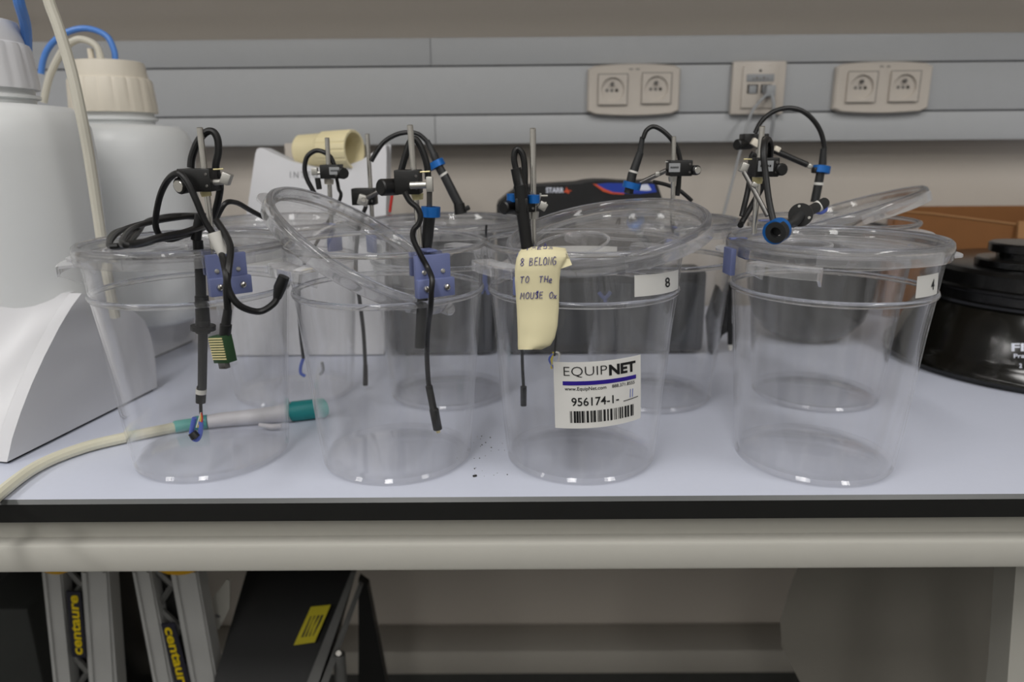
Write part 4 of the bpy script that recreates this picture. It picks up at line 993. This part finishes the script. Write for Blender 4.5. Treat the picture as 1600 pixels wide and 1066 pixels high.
part('cap_shell', MB().lathe([(0, 0), (.020, 0), (.0215, .002), (.0225, L*.40), (.0235, L*.44), (.0250, L*.47), (.0262, L*.97), (.0255, L), (.0225, L), (.021, L*.5), (0, L*.5)], 96, a_, frame=fr, rmod=lambda i, a: (1-.04*(1 if (int(a/(2*PI)*96) % 6) == 0 else 0)) if 4 < i < 8 else 1), 'cream_bag', cap, angle=25)
for dz in (-.007, .008):
    part('nozzle', MB().rod(a_+Vector((0, 0, dz)), a_+Vector((0, 0, dz))-dr*.006, .0026), 'cream_bag', cap)

# ------------------------------------------------------------------ black instruments
g1 = thing('control_box', 'dark grey control box seen through the two middle jars', 'instrument', onz(700, 566))
x0, x1 = onz(612, 566).x, onz(770, 566).x
part('case', MB().bx(x0, x1, .925, 1.06, .004, at(700, 352, .925).z, .006), 'device_grey', g1)
for xx in (x0+.02, x1-.02): part('foot', MB().rod((xx, .94, 0), (xx, .94, .0042), .007), 'black', g1)
part('front_panel', MB().bx(x0+.012, x1-.012, .9235, .9255, .016, at(700, 372, .925).z, .001), 'device_black', g1)
g2 = thing('low_control_box', 'low black control box seen through the note jar', 'instrument', onz(960, 566))
x0, x1 = onz(786, 566).x, onz(1108, 566).x
part('case', MB().bx(x0, x1, .925, .985, .004, at(960, 424, .925).z, .006), 'device_black', g2)
part('front_panel', MB().bx(x0+.012, x1-.012, .9235, .9255, .016, .10, .001), 'device_grey', g2)
for xx in (x0+.02, x1-.02): part('foot', MB().rod((xx, .94, 0), (xx, .94, .0042), .007), 'black', g2)
# controller with printed front
GY = 1.01
g3 = thing('oximeter_controller', 'black controller with white lettering and blue swoosh label', 'instrument', (at(900, 500, GY).x, GY+.04, 0))
out3 = [(776, 320), (790, 308), (812, 293), (835, 291), (870, 289), (905, 287), (920, 284), (935, 282.5), (955, 282.5), (975, 284), (1000, 285), (1024, 284), (1028, 290), (1034, 308), (1040, 330), (1040, 400), (776, 400)]
pz = [at(p[0], p[1], GY) for p in out3]; pz[-1].z = pz[-2].z = .001
part('case', MB().prism(pz, (0, .09, 0)), 'device_black', g3, angle=25)
fy = GY-.0008
sp = lambda l: [at(p[0], p[1], fy) for p in l]
lb3 = part('blue_swoosh', MB().prism(sp([(932, 288), (950, 286), (975, 286.5), (1000, 287), (1022, 288), (1026, 300), (1000, 303), (975, 302), (955, 300), (944, 295)]), (0, .0007, 0)), 'swoosh_blue', g3)
part('white_patch', MB().prism([p+Vector((0, -.0004, 0)) for p in sp([(997, 289), (1012, 288), (1018, 297), (1010, 298), (995, 297)])], (0, .0004, 0)), 'swoosh_white', lb3)
part('orange_swoosh', MB().prism([p+Vector((0, -.0003, 0)) for p in sp([(926, 287), (932, 288), (944, 295), (958, 300.5), (975, 302), (975, 304), (955, 303), (942, 299)])], (0, .0004, 0)), 'swoosh_orange', lb3)
part('lettering', text_fit('STARR', lambda u, v: at(853+28*u, 301.5-8.5*v, fy), 0, 1, 0, 1, bold=.03), 'swoosh_white', g3)
mk = part('star_mark', MB().prism(sp([(880, 300), (884, 297), (885, 292), (887.5, 297), (894, 298), (888.5, 300), (890, 303), (885, 301)]), (0, .0006, 0)), 'swoosh_orange', g3)
wd = thing('wedge_stand', 'black notched wedge stand between the note jar and number 4 jar', 'stand', onz(1113, 556))
part('wedge', MB().prism([at(p[0], p[1], .925) for p in [(1112, 556), (1129, 524), (1141, 516), (1143, 444), (1132, 466), (1124, 448), (1108, 500)]], (0, .02, 0)), 'black_gloss', wd)
pvr = thing('dark_pot', 'dark round-bottomed pot seen through the number 4 jar', 'pot', (at(1258, 520, 1.02).x, 1.02, 0))
pc_ = (at(1258, 520, 1.02).x, 1.02, 0)
part('bowl', MB().lathe([(0, .0), (.04, .001), (.058, .010), (.076, .032), (.086, .065), (.090, .10), (.090, .160), (.086, .163), (0, .163)], 48, pc_), 'smoked', pvr)
part('rim', MB().lathe([(.086, .158), (.093, .158), (.093, .165), (.086, .165)], 48, pc_, closed=True), 'black', pvr)

# ------------------------------------------------------------------ big smoked vessel at the right
vx, vy = at(1618, 560, .895).x, .895
vs2 = thing('smoked_vessel', 'large dark smoked vessel with black knob lid at the right', 'vessel', (vx, vy, 0))
pf = [(.165, 0), (.176, .002), (.180, .008), (.179, .014), (.170, .022), (.166, .030), (.160, .048), (.150, .068), (.143, .080), (.140, .084)]
part('bowl', MB().lathe([(0, 0)]+pf+[(0, .084)], 96, (vx, vy, 0)), 'smoked', vs2, angle=40)
part('band', MB().lathe([(.136, .0845), (.144, .085), (.145, .0885), (.142, .0905), (.142, .100), (.145, .102), (.145, .105), (.140, .107), (.138, .122), (.134, .127), (.126, .1285), (0, .1285)], 96, (vx, vy, 0)), 'black_gloss', vs2, angle=30)
kx = at(1602, 400, .86).x; ky = .86
zk = lambda y_: at(1602, y_, ky).z
part('knob', MB().lathe([(0, zk(379)), (pxs(ky, 50), zk(379)), (pxs(ky, 53), zk(381)), (pxs(ky, 53), zk(392)), (pxs(ky, 50), zk(394)), (pxs(ky, 40), zk(395)), (pxs(ky, 40), zk(402)), (pxs(ky, 66), zk(403)), (pxs(ky, 69), zk(405)), (pxs(ky, 69), zk(414)), (pxs(ky, 66), zk(417)), (pxs(ky, 58), zk(418)), (pxs(ky, 58), .1286), (0, .1286)], 64, (kx, ky, 0)), 'black_gloss', vs2, angle=30)
def on_vessel(px, py):
    d = ray(px, py); t_ = .4
    while t_ < 1.4:
        p = CP+d*t_; rr = 0
        for i in range(len(pf)-1):
            if pf[i][1] <= p.z <= pf[i+1][1]: rr = pf[i][0]+(pf[i+1][0]-pf[i][0])*(p.z-pf[i][1])/(pf[i+1][1]-pf[i][1]+1e-9)
        if math.hypot(p.x-vx, p.y-vy) <= rr+.0006: return p
        t_ += .0003
    return p
for body, x0_, x1_, yb_, yt_, bd in (('FI', 1580.5, 1600, 549, 536.5, .03), ('Pra', 1584, 1601, 559.5, 553, .02), ('2', 1592.5, 1597, 575, 568, .04)):
    part('lettering', text_fit(body, lambda u, v: on_vessel(x0_+(x1_-x0_)*u, yb_+(yt_-yb_)*v), 0, 1, 0, 1, bold=bd), 'swoosh_white', vs2)

# ------------------------------------------------------------------ open cardboard box
bxx = thing('cardboard_box', 'open brown cardboard box behind the smoked vessel', 'box', (at(1500, 560, 1.08).x, 1.08, 0))
xa, xb = at(1372, 400, 1.0).x, at(1592, 400, 1.0).x
def wallp(pts, d): part('side', MB().prism(pts, d), 'cardboard', bxx)
xa2 = at(1390, 330, 1.215).x
wallp([Vector((xa2, 1.215, .001)), Vector((at(1700, 320, 1.215).x, 1.215, .001)), at(1700, 321, 1.215), Vector((xa2, 1.215, at(1395, 323, 1.215).z))], (0, .004, 0))
fr0 = at(1400, 330, 1.14); fr1 = at(1590, 351, 1.09)
wallp([Vector((fr0.x, 1.14, .001)), Vector((fr1.x, 1.09, .001)), fr1, at(1455, 334, 1.126), fr0], (.001, .004, 0))
part('torn_edge', MB().tube([fr0, at(1455, 334, 1.126), fr1], .0018, 6), 'cardboard_edge_lit_flap', bxx)
wallp([Vector((fr1.x+.012, 1.09, .001)), Vector((fr1.x+.14, 1.19, .001)), Vector((fr1.x+.14, 1.19, fr1.z+.02)), Vector((fr1.x+.012, 1.09, fr1.z-.004))], (.003, -.003, 0))
part('flap', MB().prism([at(1592, 346, 1.085), at(1650, 344, 1.09), at(1650, 380, 1.08), at(1590, 372, 1.08)], (0, .004, 0)), 'cardboard_edge_lit_flap', bxx)  # flap drawn as lit by giving it the paler edge colour

# ------------------------------------------------------------------ crumbs
m = MB(); rr = random.Random(5)
for i in range(26):
    px, py = rr.gauss(758, 14), rr.uniform(682, 746)
    p = onz(px, py); s = rr.uniform(.0003, .0007); m.box(p+Vector((0, 0, s/2)), (s*1.4, s, s), Matrix.Rotation(rr.uniform(0, 3), 3, 'Z'))
m.box(onz(742, 745)+Vector((0, 0, .0008)), (.0035, .0018, .0014), Matrix.Rotation(.4, 3, 'Z'), .0003)
solo('crumbs', m, 'crumb', 'dark crumbs scattered on the bench between the middle front jars', 'crumbs', onz(758, 720), kind='stuff')
